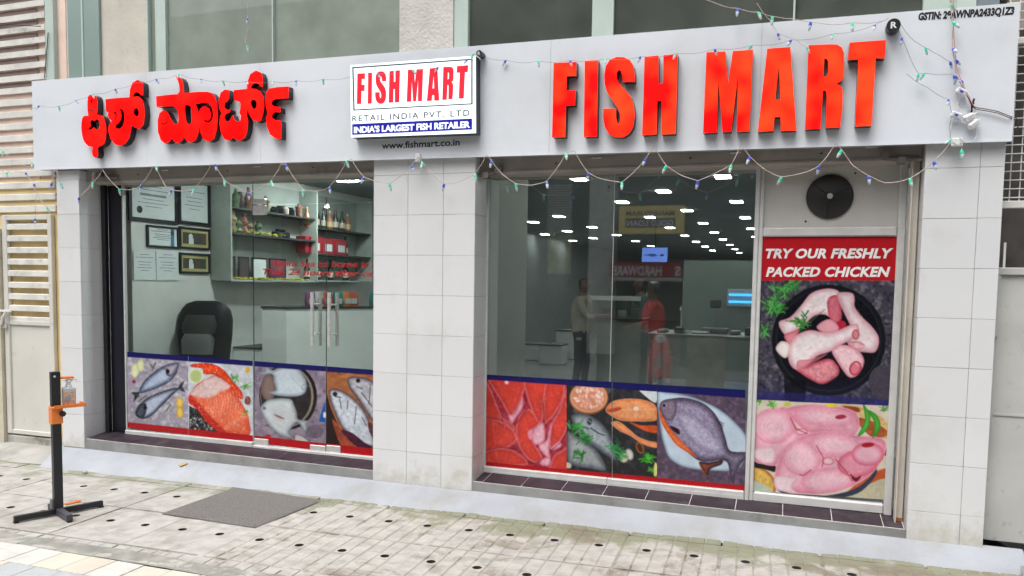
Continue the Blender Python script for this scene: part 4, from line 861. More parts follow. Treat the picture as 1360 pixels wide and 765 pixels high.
def i2(p):
    z = T(150, 450, 4.5); p.c[:] = hexc('c3c9d2'); p.noise('e9ecef', .2, .4, .8, 2, .9)
    p.poly(z([(455, 400), (520, 430), (600, 500), (660, 560), (455, 560)]), '232428', smooth=0); p.noise('f4f4f6', 1.4, .60, .66, 5, .0)
    R_ = random.Random(4)
    for k in range(90):
        q = z([(R_.uniform(458, 600), R_.uniform(470, 545))])[0]; p.ell(q[0], q[1], .7, .6, 'e8e8ea')
    p.poly(z([(462, 165), (475, 152), (540, 145), (600, 152), (660, 185), (715, 250), (772, 322), (776, 360), (740, 345), (700, 300), (640, 235), (600, 212), (545, 212), (535, 178), (500, 172)]), 'd42a14', 'ea4a20', 4, '8f1a10', .8, nz=.15)
    p.ell(*z([(495, 222)])[0], 9.5, 10, 'e6e8d0', inner='b4c682', depth=3)
    p.poly(z([(458, 335), (500, 275), (560, 240), (610, 218), (675, 250), (715, 300), (760, 370), (800, 440), (812, 480), (815, 575), (700, 575), (640, 545), (570, 490), (510, 410), (458, 370)]), 'e0492c', 'f26f4c', 9, 'c6371f', 1, nz=.12)
    p.poly(z([(465, 330), (505, 278), (560, 242), (610, 222), (672, 255), (700, 290), (640, 320), (590, 350), (520, 350)]), 'dcb3ac', 'e6c8c3', 5, nz=.12)
    for k in range(13):
        a = 560+k*17; p.line(z([(a, 480-k*4), (a+12, 410-k*6), (a+4, 360-k*5)]), .7, 'f8b090', .8)
    for k in range(5): p.line(z([(650+k*6, 545), (720+k*20, 480-k*5), (800, 420+k*22)]), .6, 'f8b090', .6)
    p.gloss(z([(480, 360), (640, 330), (720, 320), (800, 480), (790, 560), (650, 530)]), 70, 6, ['ffc4a8', 'fbe0d0', 'c8341c'], .45, -1.2, .3, seed=5)
    p.poly(z([(455, 340), (500, 370), (560, 440), (640, 520), (690, 570), (640, 560), (560, 500), (500, 420), (455, 385)]), 'c82818', nz=.1)
    p.leaves(*z([(735, 240)])[0], 5, ['3f8a36', '5aa648'], 9, 3, 5); p.leaves(*z([(790, 280)])[0], 6, ['3f8a36', '6ab058'], 9, 4, 5); p.leaves(*z([(800, 440)])[0], 5, ['9ab83a', '3f8a36'], 7, 8, 4)
    p.ell(*z([(805, 185)])[0], 3, 4, 'd8a828'); p.ell(*z([(805, 370)])[0], 4, 6, '5b3f3a', inner='a0543c', depth=3); p.noise('f6f2ee', .9, .68, .74, 8, .7)
def i3(p):
    z = T(320, 450, 4.5); p.c[:] = hexc('877a8c'); p.noise('b3a8b6', .15, .4, .8, 3, .8); p.noise('4e4354', .2, .58, .9, 6, .8)
    p.ell(*z([(282, 345)])[0], 38.5, 44, '1e1b1d'); p.ell(*z([(275, 345)])[0], 35.5, 41, '8f8676'); p.ell(*z([(270, 345)])[0], 33.5, 39.5, '2d2829', nz=.3, ns=.2); p.ell(*z([(165, 290)])[0], 10, 18, '6e5a56', inner='857068', depth=6)
    F1 = z([(76, 208), (140, 195), (150, 162), (188, 188), (240, 168), (330, 170), (378, 222), (393, 270), (385, 320), (340, 343), (280, 346), (215, 340), (160, 318), (206, 306), (196, 260), (186, 214), (130, 214)])
    p.poly(F1, '8b98a3', 'c9d6df', 6, '58636e', 1.1, nz=.05); p.ell(*z([(372, 290)])[0], 3, 4, '8f9aa4', inner='b9c2c8', depth=2); p.line(z([(290, 215), (330, 262), (355, 280)]), .6, '9aa6ae')
    p.poly(z([(118, 410), (160, 366), (240, 354), (300, 362), (318, 395), (335, 440), (345, 482), (430, 490), (392, 505), (412, 582), (372, 545), (340, 500), (305, 530), (288, 560), (312, 596), (230, 574), (165, 515), (130, 455)]), '8f999f', 'ccd4d8', 6, '59616a', 1.1, nz=.05)
    p.gloss(F1, 40, 8, ['eef4f8', '9aa6b0', 'dfe8ee'], .4, .1, .3, seed=4); p.gloss(z([(140, 400), (240, 365), (310, 400), (320, 500), (200, 530)]), 40, 8, ['eef2f4', '949ea4', 'dfe4e6'], .4, .5, .3, seed=6)
    p.poly(z([(195, 452), (225, 458), (262, 478), (230, 474)]), '9a6d66'); p.ell(*z([(140, 415)])[0], 2.2, 2.2, '69727a')
    p.poly(z([(505, 370), (505, 500), (465, 495), (480, 440)]), '1f55a8', smooth=0); p.ell(*z([(500, 455)])[0], 2, 4, 'e8eef6')
    p.ell(*z([(440, 555)])[0], 12, 9, '5a4f60', nz=.3, alpha=.6); p.ell(*z([(165, 580)])[0], 4, 1.6, 'c0202a'); p.poly(z([(325, 600), (330, 575), (370, 590), (400, 615), (330, 608)]), 'c8c0bc')
def i4(p):
    z = T(320, 450, 4.5); p.c[:] = hexc('a2613c'); p.noise('c98a58', .12, .4, .8, 3, .9, 2); p.noise('6a3524', .1, .6, .9, 7, .8, 2)
    p.poly(z([(505, 330), (540, 420), (600, 560), (640, 640), (505, 640)]), '2b1a18'); p.poly(z([(545, 480), (600, 540), (680, 640), (600, 640)]), 'a04a30', nz=.3)
    p.poly(z([(637, 245), (665, 226), (710, 228), (780, 250), (860, 330), (900, 500), (800, 500), (740, 425), (690, 350), (652, 300)]), '5c5560', 'bfc0ca', 6, '2c262c', 1.4, nz=.2)
    p.poly(z([(526, 312), (560, 298), (620, 318), (690, 370), (750, 450), (790, 560), (800, 640), (745, 645), (690, 610), (640, 575), (590, 510), (555, 430), (532, 370)]), '6a5f66', 'cfd8e4', 6, '33272c', 1.6, nz=.18)
    p.gloss(z([(550, 330), (640, 340), (760, 480), (770, 610), (680, 580)]), 50, 7, ['f2f6fb', '8d8690', 'b8a8a8', 'e6ecf4'], .45, .9, .5, seed=4)
    for a in ([(640, 370), (635, 420)], [(690, 405), (678, 510)], [(725, 470), (750, 520)], [(560, 345), (600, 350)], [(590, 360), (600, 420)], [(720, 320), (780, 400)], [(775, 270), (765, 390)], [(690, 285), (730, 300)]): p.line(z(a), 1.1, '3d3438', .9)
    p.ell(*z([(562, 330)])[0], 3.2, 3, '2b2226'); p.ell(*z([(700, 250)])[0], 3, 3, '2b2226'); p.poly(z([(600, 550), (660, 560), (740, 620), (790, 650), (700, 650)]), '4a1830', nz=.4)
    p.poly(z([(760, 500), (800, 520), (800, 600), (770, 560)]), '5a3030', nz=.4)
def r1(p):
    z = T(630, 480, 4.25); p.c[:] = hexc('9c2430'); p.noise('d0506a', .2, .4, .8, 3, .7)
    for i, s in enumerate([[(60, 120), (90, 150), (125, 240), (152, 330), (60, 315)], [(62, 335), (120, 326), (180, 355), (228, 398), (236, 450), (180, 488), (110, 495), (62, 500)], [(60, 512), (150, 488), (240, 512), (305, 578), (200, 590), (60, 585)], [(90, 100), (278, 108), (276, 180), (255, 240), (222, 300), (205, 348), (190, 300), (145, 215), (105, 150)],
             [(233, 390), (248, 322), (300, 268), (345, 300), (368, 350), (335, 385), (322, 420), (345, 475), (385, 542), (345, 572), (290, 540), (248, 470)], [(285, 105), (418, 115), (395, 200), (390, 300), (378, 345), (350, 335), (312, 245), (290, 170)], [(412, 112), (508, 118), (500, 210), (460, 290), (420, 335), (395, 345), (390, 220)], [(500, 205), (532, 140), (540, 270), (522, 380), (485, 450), (432, 500), (424, 400), (445, 335), (480, 270)], [(425, 590), (450, 530), (490, 505), (530, 488), (530, 610), (430, 605)], [(160, 320), (205, 345), (228, 370), (222, 392), (175, 350)]]):
        p.poly(z(s), 'bf2a26', 'd94438', 7, 'f4b8ca', 2.8, nz=.10, ns=.5, seed=i+2, stretch=(.6, 1.3))
    for s in ([(328, 400), (350, 362), (385, 345), (398, 380), (396, 450), (345, 472), (325, 440)], [(362, 475), (405, 445), (418, 395), (438, 338), (432, 420), (424, 500), (428, 545), (395, 530)], [(190, 300), (228, 290), (270, 200), (275, 255), (235, 320), (210, 350)], [(430, 490), (480, 450), (490, 480), (450, 500)], [(300, 400), (330, 380), (330, 430), (310, 440)], [(385, 545), (430, 545), (420, 590), (370, 580)]):
        p.poly(z(s), 'cf7890', 'f0b6c8', 4, nz=.1)
    R_ = random.Random(2)
    for k in range(60):
        x, y = R_.uniform(70, 520), R_.uniform(130, 570); a = R_.uniform(-.6, .6); p.line(z([(x, y), (x+9*math.sin(a), y+26*math.cos(a))]), .5, R_.choice(['f0806a', 'f4a48e', 'b8281e']), .6)
    for s in ([(150, 330), (70, 320)], [(285, 190), (300, 265), (230, 360)], [(300, 570), (345, 576), (390, 545)], [(60, 503), (150, 484), (238, 496)], [(524, 390), (490, 455), (430, 505)], [(395, 345), (388, 230)]): p.line(z(s), 1.1, '5c1020', .7)
    p.gloss(z([(60, 110), (520, 110), (520, 590), (60, 590)]), 150, 6, ['f4a090', 'ffc8bc', 'a81c20', 'c02a28'], .4, 1.2, .8, seed=7)
    p.ell(*z([(182, 118)])[0], 3, 3, 'f08ea4', inner='ffd0da', depth=1.5); p.ell(*z([(320, 415)])[0], 3, 5, 'f08ea4')
def r2(p):
    z = T(630, 480, 4.25); y = T(800, 490, 4.248); p.c[:] = hexc('2a2a2d'); p.noise('45444a', .15, .5, .8, 3, .8)
    p.poly(z([(560, 270), (640, 285), (760, 180), (830, 130), (780, 120)]), '55565c'); p.poly(y([(205, 110), (303, 120), (303, 190), (250, 160)]), 'd6dfe4', nz=.06)
    p.ell(*z([(646, 205)])[0], 26, 22, 'a4623a'); p.ell(*z([(646, 203)])[0], 24.5, 20, 'e8b080', inner='d89070', depth=3)
    R_ = random.Random(3)
    for k in range(34):
        a, q = R_.random()*6.28, R_.random()**.5*19; x, yy = z([(646, 200)])[0]; x += math.cos(a)*q; yy += math.sin(a)*q*.78
        p.ell(x, yy, R_.uniform(3.4, 5.6), R_.uniform(2.2, 3.2), 'e0907a', rot=R_.random()*3, inner=R_.choice(['f6cdb8', 'f4b8a0', 'fbe0d0']), depth=1.6)
    p.poly(z([(545, 310), (575, 292), (640, 298), (705, 335), (760, 400), (790, 480), (800, 560), (740, 530), (670, 480), (600, 430), (560, 370)]), '4f565e', 'a3acb5', 9, '2a2d31', 1.3, nz=.14)
    p.poly(z([(522, 400), (560, 410), (630, 450), (700, 510), (745, 615), (640, 605), (560, 590), (522, 560)]), '565c64', '9da2a6', 9, '26282c', 1.3, nz=.14)
    p.line(z([(655, 375), (700, 405), (735, 418)]), 1.3, '26282c'); p.ell(*z([(650, 340)])[0], 3.5, 4.5, '3a3f46'); p.line(z([(640, 330), (660, 345)]), .8, 'c8ccd0')
    p.poly(y([(18, 228), (60, 182), (150, 167), (250, 178), (305, 215), (305, 288), (200, 296), (100, 290), (40, 258)]), 'd9743f', 'eea06c', 6, 'e8d2b4', 1.5, nz=.14)
    p.poly(y([(20, 235), (90, 215), (110, 225), (60, 245)]), 'c94a30'); p.ell(*y([(190, 225)])[0], 3.6, 3, 'f3e4cf'); p.line(y([(190, 170), (190, 290)]), .7, 'f6c8a0'); p.line(y([(110, 230), (300, 228)]), .7, 'f6c8a0')
    p.poly(y([(150, 298), (220, 318), (305, 320), (305, 360), (250, 352), (200, 330)]), 'd3572c', nz=.15); p.poly(y([(48, 305), (90, 295), (140, 330), (200, 380), (260, 405), (305, 415), (305, 445), (230, 425), (160, 380), (90, 345)]), 'e07c48', 'efa070', 5, 'e6d4bc', 1.2, nz=.1)
    p.ell(*y([(152, 482)])[0], 5.5, 8, '8d8a84', inner='d5d3cc', depth=3, rot=-.3); p.ell(*y([(122, 500)])[0], 6, 7, '9a9478', inner='d9d3b8', depth=3); p.ell(*y([(212, 445)])[0], 5, 8, 'b06a3c', inner='4a2a1c', depth=3, rot=-.4)
    p.leaves(*z([(575, 380)])[0], 10, ['2f8a3a', '4aa850', '1f6a2c'], 30, 2, 8); p.leaves(*z([(620, 430)])[0], 8, ['2f8a3a', '4aa850', '1f6a2c'], 24, 5, 8); p.leaves(*z([(590, 530)])[0], 9, ['2f8a3a', '226a30'], 18, 6, 8)
    p.leaves(*y([(75, 440)])[0], 9, ['2f8a4a', '4aa860', '1f6a3c'], 26, 7, 8); p.leaves(*y([(95, 495)])[0], 6, ['2f8a4a', '4aa860'], 16, 9, 7); p.leaves(*y([(255, 500)])[0], 8, ['3fae2c', '62cf40', '2c8a22'], 46, 11, 4); p.leaves(*y([(280, 570)])[0], 4, ['3fae2c', '62cf40'], 12, 12, 4)
    p.poly(y([(290, 560), (300, 525), (320, 570), (305, 606), (290, 600)]), 'c8c060', 'e6e08c', 2); p.poly(z([(520, 570), (545, 578), (545, 600), (520, 600)]), 'd9cdb4')
def r3(p):
    R3 = random.Random(8)
    y = T(800, 490, 4.248); p.c[:] = hexc('5a4a5e'); p.noise('7b6a80', .2, .45, .8, 3, .9); p.noise('3a3040', .25, .6, .9, 8, .7)
    p.poly(y([(308, 135), (360, 130), (440, 140), (540, 168), (650, 220), (740, 290), (812, 375), (830, 450), (812, 500), (760, 570), (640, 576), (480, 560), (385, 512), (350, 440), (325, 330)]), '8fa4bb', 'c6d8e8', 5, '4a4250', 1.2)
    p.poly(y([(322, 215), (340, 180), (400, 166), (470, 163), (560, 190), (625, 240), (668, 310), (695, 390), (722, 462), (812, 470), (815, 495), (775, 545), (748, 600), (742, 648), (722, 610), (706, 530), (660, 515), (600, 525), (540, 515), (480, 470), (420, 425), (365, 350), (330, 280)]), '4d4257', '9a90ac', 11, '2d2434', 1.4, nz=.28, ns=.5)
    p.poly(y([(420, 250), (520, 260), (620, 350), (680, 440), (640, 480), (540, 440), (460, 360)]), '8d84a0', 'c3bfd6', 9, alpha=.7, nz=.25, ns=.6)
    p.poly(y([(322, 225), (345, 270), (380, 330), (430, 390), (490, 450), (535, 500), (480, 470), (415, 425), (360, 350), (330, 290)]), 'd2502a', 'e8783c', 3, nz=.2); p.poly(y([(380, 320), (430, 340), (435, 370), (400, 350)]), '2a1c22')
    p.poly(y([(325, 200), (355, 178), (410, 172), (420, 230), (395, 290), (350, 280), (330, 240)]), '5e5066', '87788c', 5, nz=.25, ns=.7); p.ell(*y([(348, 206)])[0], 2.6, 2.8, 'c8c0cc', inner='18141a', depth=1.2)
    p.poly(y([(545, 525), (600, 528), (675, 515), (670, 540), (610, 565), (590, 608), (565, 575)]), '2a1f28', '8a4430', 5, nz=.2); p.line(y([(545, 530), (575, 590), (592, 606)]), 1.1, 'c05a3a')
    for k in range(46): a = y([(R3.uniform(430, 690), R3.uniform(200, 500))])[0]; p.line([a, (a[0]+3.2, a[1]+2.2)], .6, R3.choice(['cfc8dc', '6a6078', 'b6aec6']), .35)
    for k in range(5): p.line(y([(630+k*10, 280+k*8), (685-k*3, 310+k*12)]), .8, '3a3044')
    for k in range(7): p.line(y([(730, 480), (790-k*6, 500+k*20)]), .7, '6f6480')
def chick(p):
    z = T(990, 360, 4.027); p.c[:] = hexc('474450'); p.noise('8a8490', .22, .48, .8, 3, .8); p.noise('23222c', .2, .55, .85, 8, .9)
    p.ell(*z([(445, 370)])[0], 76, 74, '1a1b22'); p.ell(*z([(445, 370)])[0], 70, 68.5, '2a2b33'); p.ell(*z([(445, 368)])[0], 68.5, 67, '15161d', nz=.3)
    n = (p.y > 505); p.c[n] = p.c[n]*.8+hexc('20214a')*.2
    p.ell(*z([(740, 590)])[0], 20, 22, '4a4552', nz=.2, ns=.6); p.poly(z([(205, 560), (325, 590), (320, 700), (210, 700)]), '0d0d14', smooth=0, alpha=.7)
    p.poly(z([(178, 275), (240, 245), (300, 180), (350, 120), (420, 95), (480, 98), (508, 125), (512, 210), (490, 275), (430, 235), (370, 240), (300, 300), (260, 330), (210, 340)]), 'd8a6b0', 'f0e4e6', 8, 'b07484', 1, nz=.06)
    p.poly(z([(440, 150), (480, 128), (505, 150), (515, 250), (485, 285), (455, 260), (440, 210)]), 'b8485c', 'd4707f', 5, nz=.12); p.poly(z([(210, 340), (260, 320), (290, 310), (270, 360), (240, 400), (215, 370)]), 'c8606e', 'dc8a94', 4)
    p.poly(z([(490, 122), (520, 112), (572, 118), (585, 150), (585, 190), (620, 240), (680, 300), (712, 350), (712, 400), (690, 435), (640, 435), (580, 425), (545, 380), (570, 320), (550, 270), (520, 210), (498, 160)]), 'd6a2ae', 'eedde1', 9, 'a86c7c', 1, nz=.07)
    p.poly(z([(480, 280), (520, 265), (540, 290), (500, 315)]), 'b8283c'); p.poly(z([(380, 300), (420, 265), (460, 260), (500, 300), (480, 330), (420, 330)]), 'd98a98', 'e8a8b4', 4)
    p.poly(z([(460, 425), (500, 395), (560, 400), (610, 430), (636, 480), (615, 540), (580, 568), (545, 562), (500, 500)]), 'd493a0', 'edc8d0', 7, 'a05868', 1, nz=.1); p.ell(*z([(588, 520)])[0], 8, 10, 'a83448', inner='d87888', depth=4, rot=.4)
    p.poly(z([(265, 520), (330, 505), (440, 468), (490, 500), (502, 545), (470, 578), (410, 605), (350, 582), (300, 550)]), 'b84a5c', 'e08e98', 6, 'a84458', 1, nz=.16)
    p.poly(z([(598, 285), (606, 330), (560, 372), (500, 400), (450, 432), (385, 455), (330, 505), (275, 528), (238, 500), (226, 440), (240, 380), (285, 335), (350, 315), (430, 328), (500, 315), (555, 290)]), 'dba0ac', 'f4e8ea', 9, 'a8687a', 1, nz=.07)
    p.poly(z([(162, 415), (190, 376), (230, 385), (238, 415), (222, 462), (195, 458)]), 'cfc0ba', 'efe8e2', 4); p.ell(*z([(590, 340)])[0], 5, 7, 'b84c5c', inner='dd8a94', depth=3); p.poly(z([(545, 385), (600, 375), (640, 400), (600, 425)]), 'd08a98', 'e4b4bc', 4, nz=.2)
    p.poly(z([(280, 480), (350, 470), (440, 440), (400, 470), (330, 510), (280, 525)]), 'cf6a7c', 'dc8290', 5, alpha=.7)
    for q_, a_ in (([(240, 440), (300, 350), (480, 340), (590, 300), (480, 400), (330, 490)], -.4), ([(300, 190), (380, 110), (480, 110), (440, 200), (320, 260)], -.8), ([(510, 130), (570, 130), (690, 340), (690, 410), (600, 390), (540, 240)], 1.1), ([(480, 420), (590, 430), (610, 500), (520, 500)], .5)):
        p.gloss(z(q_), 34, 6, ['ffffff', 'f8e6ea', 'd693a2', 'c87888'], .45, a_, .4, seed=int(q_[0][1]))
    p.gloss(z([(300, 540), (480, 490), (480, 570), (400, 595)]), 26, 4, ['f6c0c6', 'b84458', 'fbe6e8'], .5, .3, 1, seed=3)
    for q, n_, s_ in (((150, 190), 60, 1), ((200, 110), 40, 2), ((110, 320), 14, 3), ((255, 65), 16, 5)): p.leaves(*z([q])[0], 13 if n_ > 30 else 6, ['3f9440', '5fb45a', '2a7034'], n_, s_, 9)
    p.leaves(*z([(300, 270)])[0], 10, ['4a8a44', '6aa858', '2a6a30'], 34, 7, 9); p.line(z([(215, 265), (330, 285), (425, 205)]), 1, '4a7a3c')
    X = np.linspace(1005, 1195, 10); p.poly([(x, 519+(x-1010)*.07) for x in X]+[(x, 545+(x-1010)*.07) for x in X[::-1]], '2a2a72', smooth=0, alpha=.65)
    p.soften(1); n = p.y < 372.5; p.c[n] = hexc('c4222c')*(1+.05*(fbm(p.x[n]*.1, p.y[n]*.1, 3)[:, None]-.5))
    # steaks
    z = T(990, 510, 4.027); X = np.linspace(1003, 1190, 12)
    m = p.y > 531+(p.x-1005)*.045; sv = p.c.copy(); p.c[m] = hexc('ddd2c0'); idx = m
    p.poly(z([(40, 440), (110, 460), (160, 520), (150, 590), (60, 600), (40, 560)]), 'a9642e', 'e0b860', 6, nz=.2); p.poly(z([(45, 520), (130, 560), (150, 600), (40, 620)]), 'b9c4b4'); p.poly(z([(640, 500), (760, 450), (760, 520), (600, 560), (520, 600)]), 'c05a30', nz=.15); p.poly(z([(500, 610), (640, 545), (760, 510), (760, 650), (500, 640)]), 'c8c2a6', nz=.08)
    p.poly(z([(500, 120), (640, 130), (760, 210), (760, 290), (640, 250)]), 'd8b06c', 'e2c48c', 8, nz=.15); p.poly(z([(520, 118), (600, 125), (610, 150), (560, 140)]), 'a04828'); p.poly(z([(600, 180), (680, 200), (760, 250), (760, 275), (680, 285), (610, 220)]), 'a85c34', nz=.2); p.poly(z([(735, 380), (760, 335), (760, 385)]), 'b84030', smooth=0)
    p.poly(z([(50, 415), (150, 430), (160, 470), (100, 455), (50, 445)]), '231c1a'); p.poly(z([(165, 560), (260, 590), (400, 600), (560, 570), (650, 515), (700, 450), (690, 500), (600, 585), (440, 615), (250, 605)]), '353d52')
    def steak(pts, s): p.poly(z(pts), 'dd869f', 'efb6c7', 13, 'f8dde4', 1.6, nz=.04, ns=.2, seed=s)
    steak([(40, 215), (90, 165), (200, 120), (240, 150), (280, 235), (335, 265), (280, 330), (210, 390), (165, 435), (100, 430), (40, 395)], 2)
    steak([(205, 135), (330, 108), (480, 118), (560, 135), (600, 165), (608, 235), (560, 285), (440, 262), (340, 262), (260, 200)], 3)
    steak([(153, 520), (165, 440), (195, 375), (250, 308), (350, 262), (480, 252), (600, 275), (715, 285), (752, 320), (740, 390), (700, 455), (640, 510), (540, 560), (400, 590), (260, 584), (170, 560)], 4)
    for q in (((150, 225), 28, 24, 0), ((420, 175), 40, 14, .1), ((300, 395), 26, 24, .3), ((480, 325), 34, 17, .1), ((440, 515), 36, 17, -.1), ((560, 230), 10, 9, 0)): p.ell(*z([q[0]])[0], q[1], q[2], 'e79ab0', rot=q[3], inner='f3c4d2', depth=12, nz=.05, ns=.5)
    p.ell(*z([(600, 425)])[0], 27, 18, 'da6a84', inner='ea9ab0', depth=9, rot=-.1, nz=.05); p.ell(*z([(655, 375)])[0], 22, 16, 'd8708a', inner='ebb4c6', depth=9)
    R_ = random.Random(5)
    for cx_, cy_, rr_ in ((160, 230, 110), (300, 400, 105), (440, 520, 110), (470, 330, 110)):
        for k in range(16):
            r_ = rr_*(.18+k*.05); a0 = R_.uniform(2, 3); p.line(z([(cx_+r_*math.cos(a0+t*.25), cy_+r_*.85*math.sin(a0+t*.25)) for t in range(7)]), .55, R_.choice(['fbe2ea', 'e596ac', 'f7d2dc']), .5)
    p.ell(*z([(440, 412)])[0], 8.5, 5.5, 'd87088', inner='f5ccd2', depth=3, rot=.1); p.ell(*z([(300, 255)])[0], 8, 4.5, 'd87088', inner='f5ccd2', depth=3)
    p.ell(*z([(655, 326)])[0], 8.5, 3.2, 'a81c34', rot=-.1); p.ell(*z([(510, 176)])[0], 7.5, 3, 'a83048', rot=-.1); p.poly(z([(560, 480), (590, 500), (620, 490), (600, 520), (575, 515)]), '6a2028')
    for s in ([(380, 330), (420, 400), (410, 440)], [(240, 180), (270, 240), (330, 265)], [(480, 400), (540, 470), (570, 520)], [(290, 485), (310, 490), (350, 460)]): p.line(z(s), 1.6, 'c0405c', .8)
    p.poly(z([(155, 500), (200, 490), (280, 500), (290, 490), (250, 550), (280, 585), (200, 575), (160, 555)]), 'e3b4c2', 'f3d8e0', 4, nz=.10, ns=.9); p.poly(z([(50, 350), (120, 335), (160, 350), (150, 420), (90, 420), (50, 390)]), 'e3b4c2', 'f3d8e0', 4, nz=.10, ns=.9)
    p.poly(z([(628, 108), (648, 130), (668, 165), (660, 225), (630, 265), (600, 278), (628, 225), (640, 180)]), '2f8a2c', '55b648', 3); p.poly(z([(655, 140), (700, 165), (722, 210), (712, 255), (680, 290), (690, 240), (685, 195)]), '2f8a2c', '4fae42', 3); p.line(z([(655, 90), (632, 115)]), 1.2, '3a6a2c')
    for q_, a_ in (([(160, 440), (250, 320), (400, 300), (400, 450), (280, 480)], -1.0), ([(360, 290), (480, 270), (590, 300), (560, 380), (440, 380)], .3), ([(330, 470), (560, 470), (560, 560), (300, 570)], -.2), ([(220, 140), (460, 130), (560, 180), (420, 240), (260, 200)], .2), ([(60, 220), (180, 150), (270, 250), (160, 330)], -.9)):
        p.gloss(z(q_), 46, 7, ['fdeef2', 'f6cfda', 'd9788f', 'e693a8'], .42, a_, .35, seed=int(q_[0][0]))
    p.leaves(*z([(140, 105)])[0], 5, ['5aa040', '7fc060'], 16, 4, 5); p.leaves(*z([(70, 95)])[0], 4, ['5aa040'], 8, 6, 5); p.ell(*z([(460, 112)])[0], 8, 3, 'e0d040'); p.ell(*z([(225, 108)])[0], 5, 3, 'c8cc50'); p.leaves(*z([(735, 130)])[0], 5, ['4a8a3c'], 10, 9, 6)
    p.soften(1); keep = ~idx; p.c[keep] = sv[keep]
film(169, 250, Lt, Lq, i1, w1, 'picture of two silver blue mackerel with lemon', Lb, Lr)
film(250, 336, Lt, Lq, i2, w1, 'picture of a red salmon fillet with lime', Lb, Lr)
film(338, 433, Lt, Lq, i3, d1, 'picture of two pale silver fish on a dark round plate', Lb, Lr)
film(434, 520, Lt, Lq, i4, d2, 'picture of scored whole fish on an orange board', Lb, Lr)
film(645.5, 752.5, Rt, Rq, r1, w2, 'picture of red salmon steaks', Rb, Rr)
film(752.5, 812.5, Rt, Rq, r2, w2, 'left part of picture of prawns, grey fish and herbs', Rb, Rr)
film(813.5, 872.5, Rt, Rq, r2, w3, 'right part of picture of prawns, grey fish and herbs', Rb, Rr)
film(872.5, 990, Rt, Rq, r3, w3, 'picture of a purple fish on a white plate', Rb, Rr)
for r_, a, b, z0, z1 in ((w2, .838, gx(813), .07, .150), (w3, gx(813), 2.772, .07, .150)): local(MB().box(a, b, GY-.03, GY+.035, z0, z1, b=.006).box(a, b, GY-.034, GY-.0305, z0, z0+.048).obj('bottom_channel', M_ALU, r_), r_)
local(MB().box(.835, .848, GY-.012, GY+.02, .14, 2.36).obj('edge_channel', M_IWALL, w2), w2)
# aluminium framed panel with chicken poster and white board
fp_ = tag(empty('framed_panel', (3.2, GY, .1)), 'white aluminium frame holding the chicken poster under a white board', 'panel')
Q = lambda px, py, Y=GY-.02: on_y(px, py, Y)
xl, xr_ = 2.80, Q(1190, 500).x
f = MB(); f.box(2.776, 2.805, GY-.035, GY+.03, .08, 2.36, b=.005).box(2.8055, 2.832, GY-.028, GY+.03, .08, 2.36, b=.005)
f.box(3.652, 3.699, GY-.030, GY+.03, .08, 2.36, b=.005); f.box(2.8325, 3.6515, GY-.030, GY+.03, .085, .155, b=.010)
zt_ = Q(1100, 309).z; f.box(2.8325, 3.6515, GY-.030, GY+.03, zt_-.025, zt_+.035, b=.008)
local(f.obj('frame', M_ALU, fp_), fp_)
local(MB().box(2.8325, 3.6515, GY, GY+.02, zt_+.035, 2.358).obj('white_board', mat('off_white_board', (.56, .545, .51), .5, var=.05, stain=(.42, .40, .37), st_scale=2.5, st_lo=.6, st_hi=.85), fp_), fp_)
for q in ((1070, 294), (1136, 230), (1004, 262)):
    p = on_y(*q, GY-.002); local(MB().lathe([(.006, 0), (.007, .003)], (p.x, GY-.003, p.z), 8, 'Y').obj('screw_hole', M_BLACK, fp_), fp_)
pr = Print((1009, 314), (1194, 314), (1184, 664), (1000, 652), GY-.012); chick(pr); 
k = on_y(1009, 314, GY-.012)
# clip the print to its frame opening
o = pr.obj('printed_film', M_PRINT, fp_); o['label'] = 'chicken and fish steak picture with white words on red'; local(o, fp_)
for body, a, b in (('TRY OUR FRESHLY', (1016.5, 343.2), (1186, 343.2)), ('PACKED CHICKEN', (1017, 367.6), (1182, 367.8))):
    local(px_text('letter', body, a, b, 13.6, GY-.0135, M_TX_WHT, fp_, bold=.04, shear=.22, sp=1.05), fp_)
ef = on_y(1102, 261, GY-.02); re = on_y(1134, 261, GY-.02).x-ef.x
fan = tag(empty('exhaust_fan', ef), 'round black fan cover on the white board above the poster', 'fan')
local(MB().lathe([(re, 0), (re, -.012), (re*.93, -.022), (re*.5, -.034), (re*.22, -.040), (re*.20, -.048), (re*.1, -.050)], (ef.x, GY, ef.z), 40, 'Y').obj('cover', mat('black_rubber', (.020, .019, .018), .45, var=.3, scale=9), fan, True), fan)
mb = MB()
for k in range(3):
    a = .4+k*2.1; mb.tube([(ef.x+re*.24*math.cos(a), GY-.040, ef.z+re*.24*math.sin(a)), (ef.x+re*.9*math.cos(a), GY-.026, ef.z+re*.9*math.sin(a))], .003, 5)
local(mb.obj('spokes', M_BLACK, fan), fan)
local(MB().lathe([(re*.13, -.050), (re*.12, -.058), (re*.05, -.060)], (ef.x, GY, ef.z), 16, 'Y').obj('hub', M_SHUT, fan, True), fan)
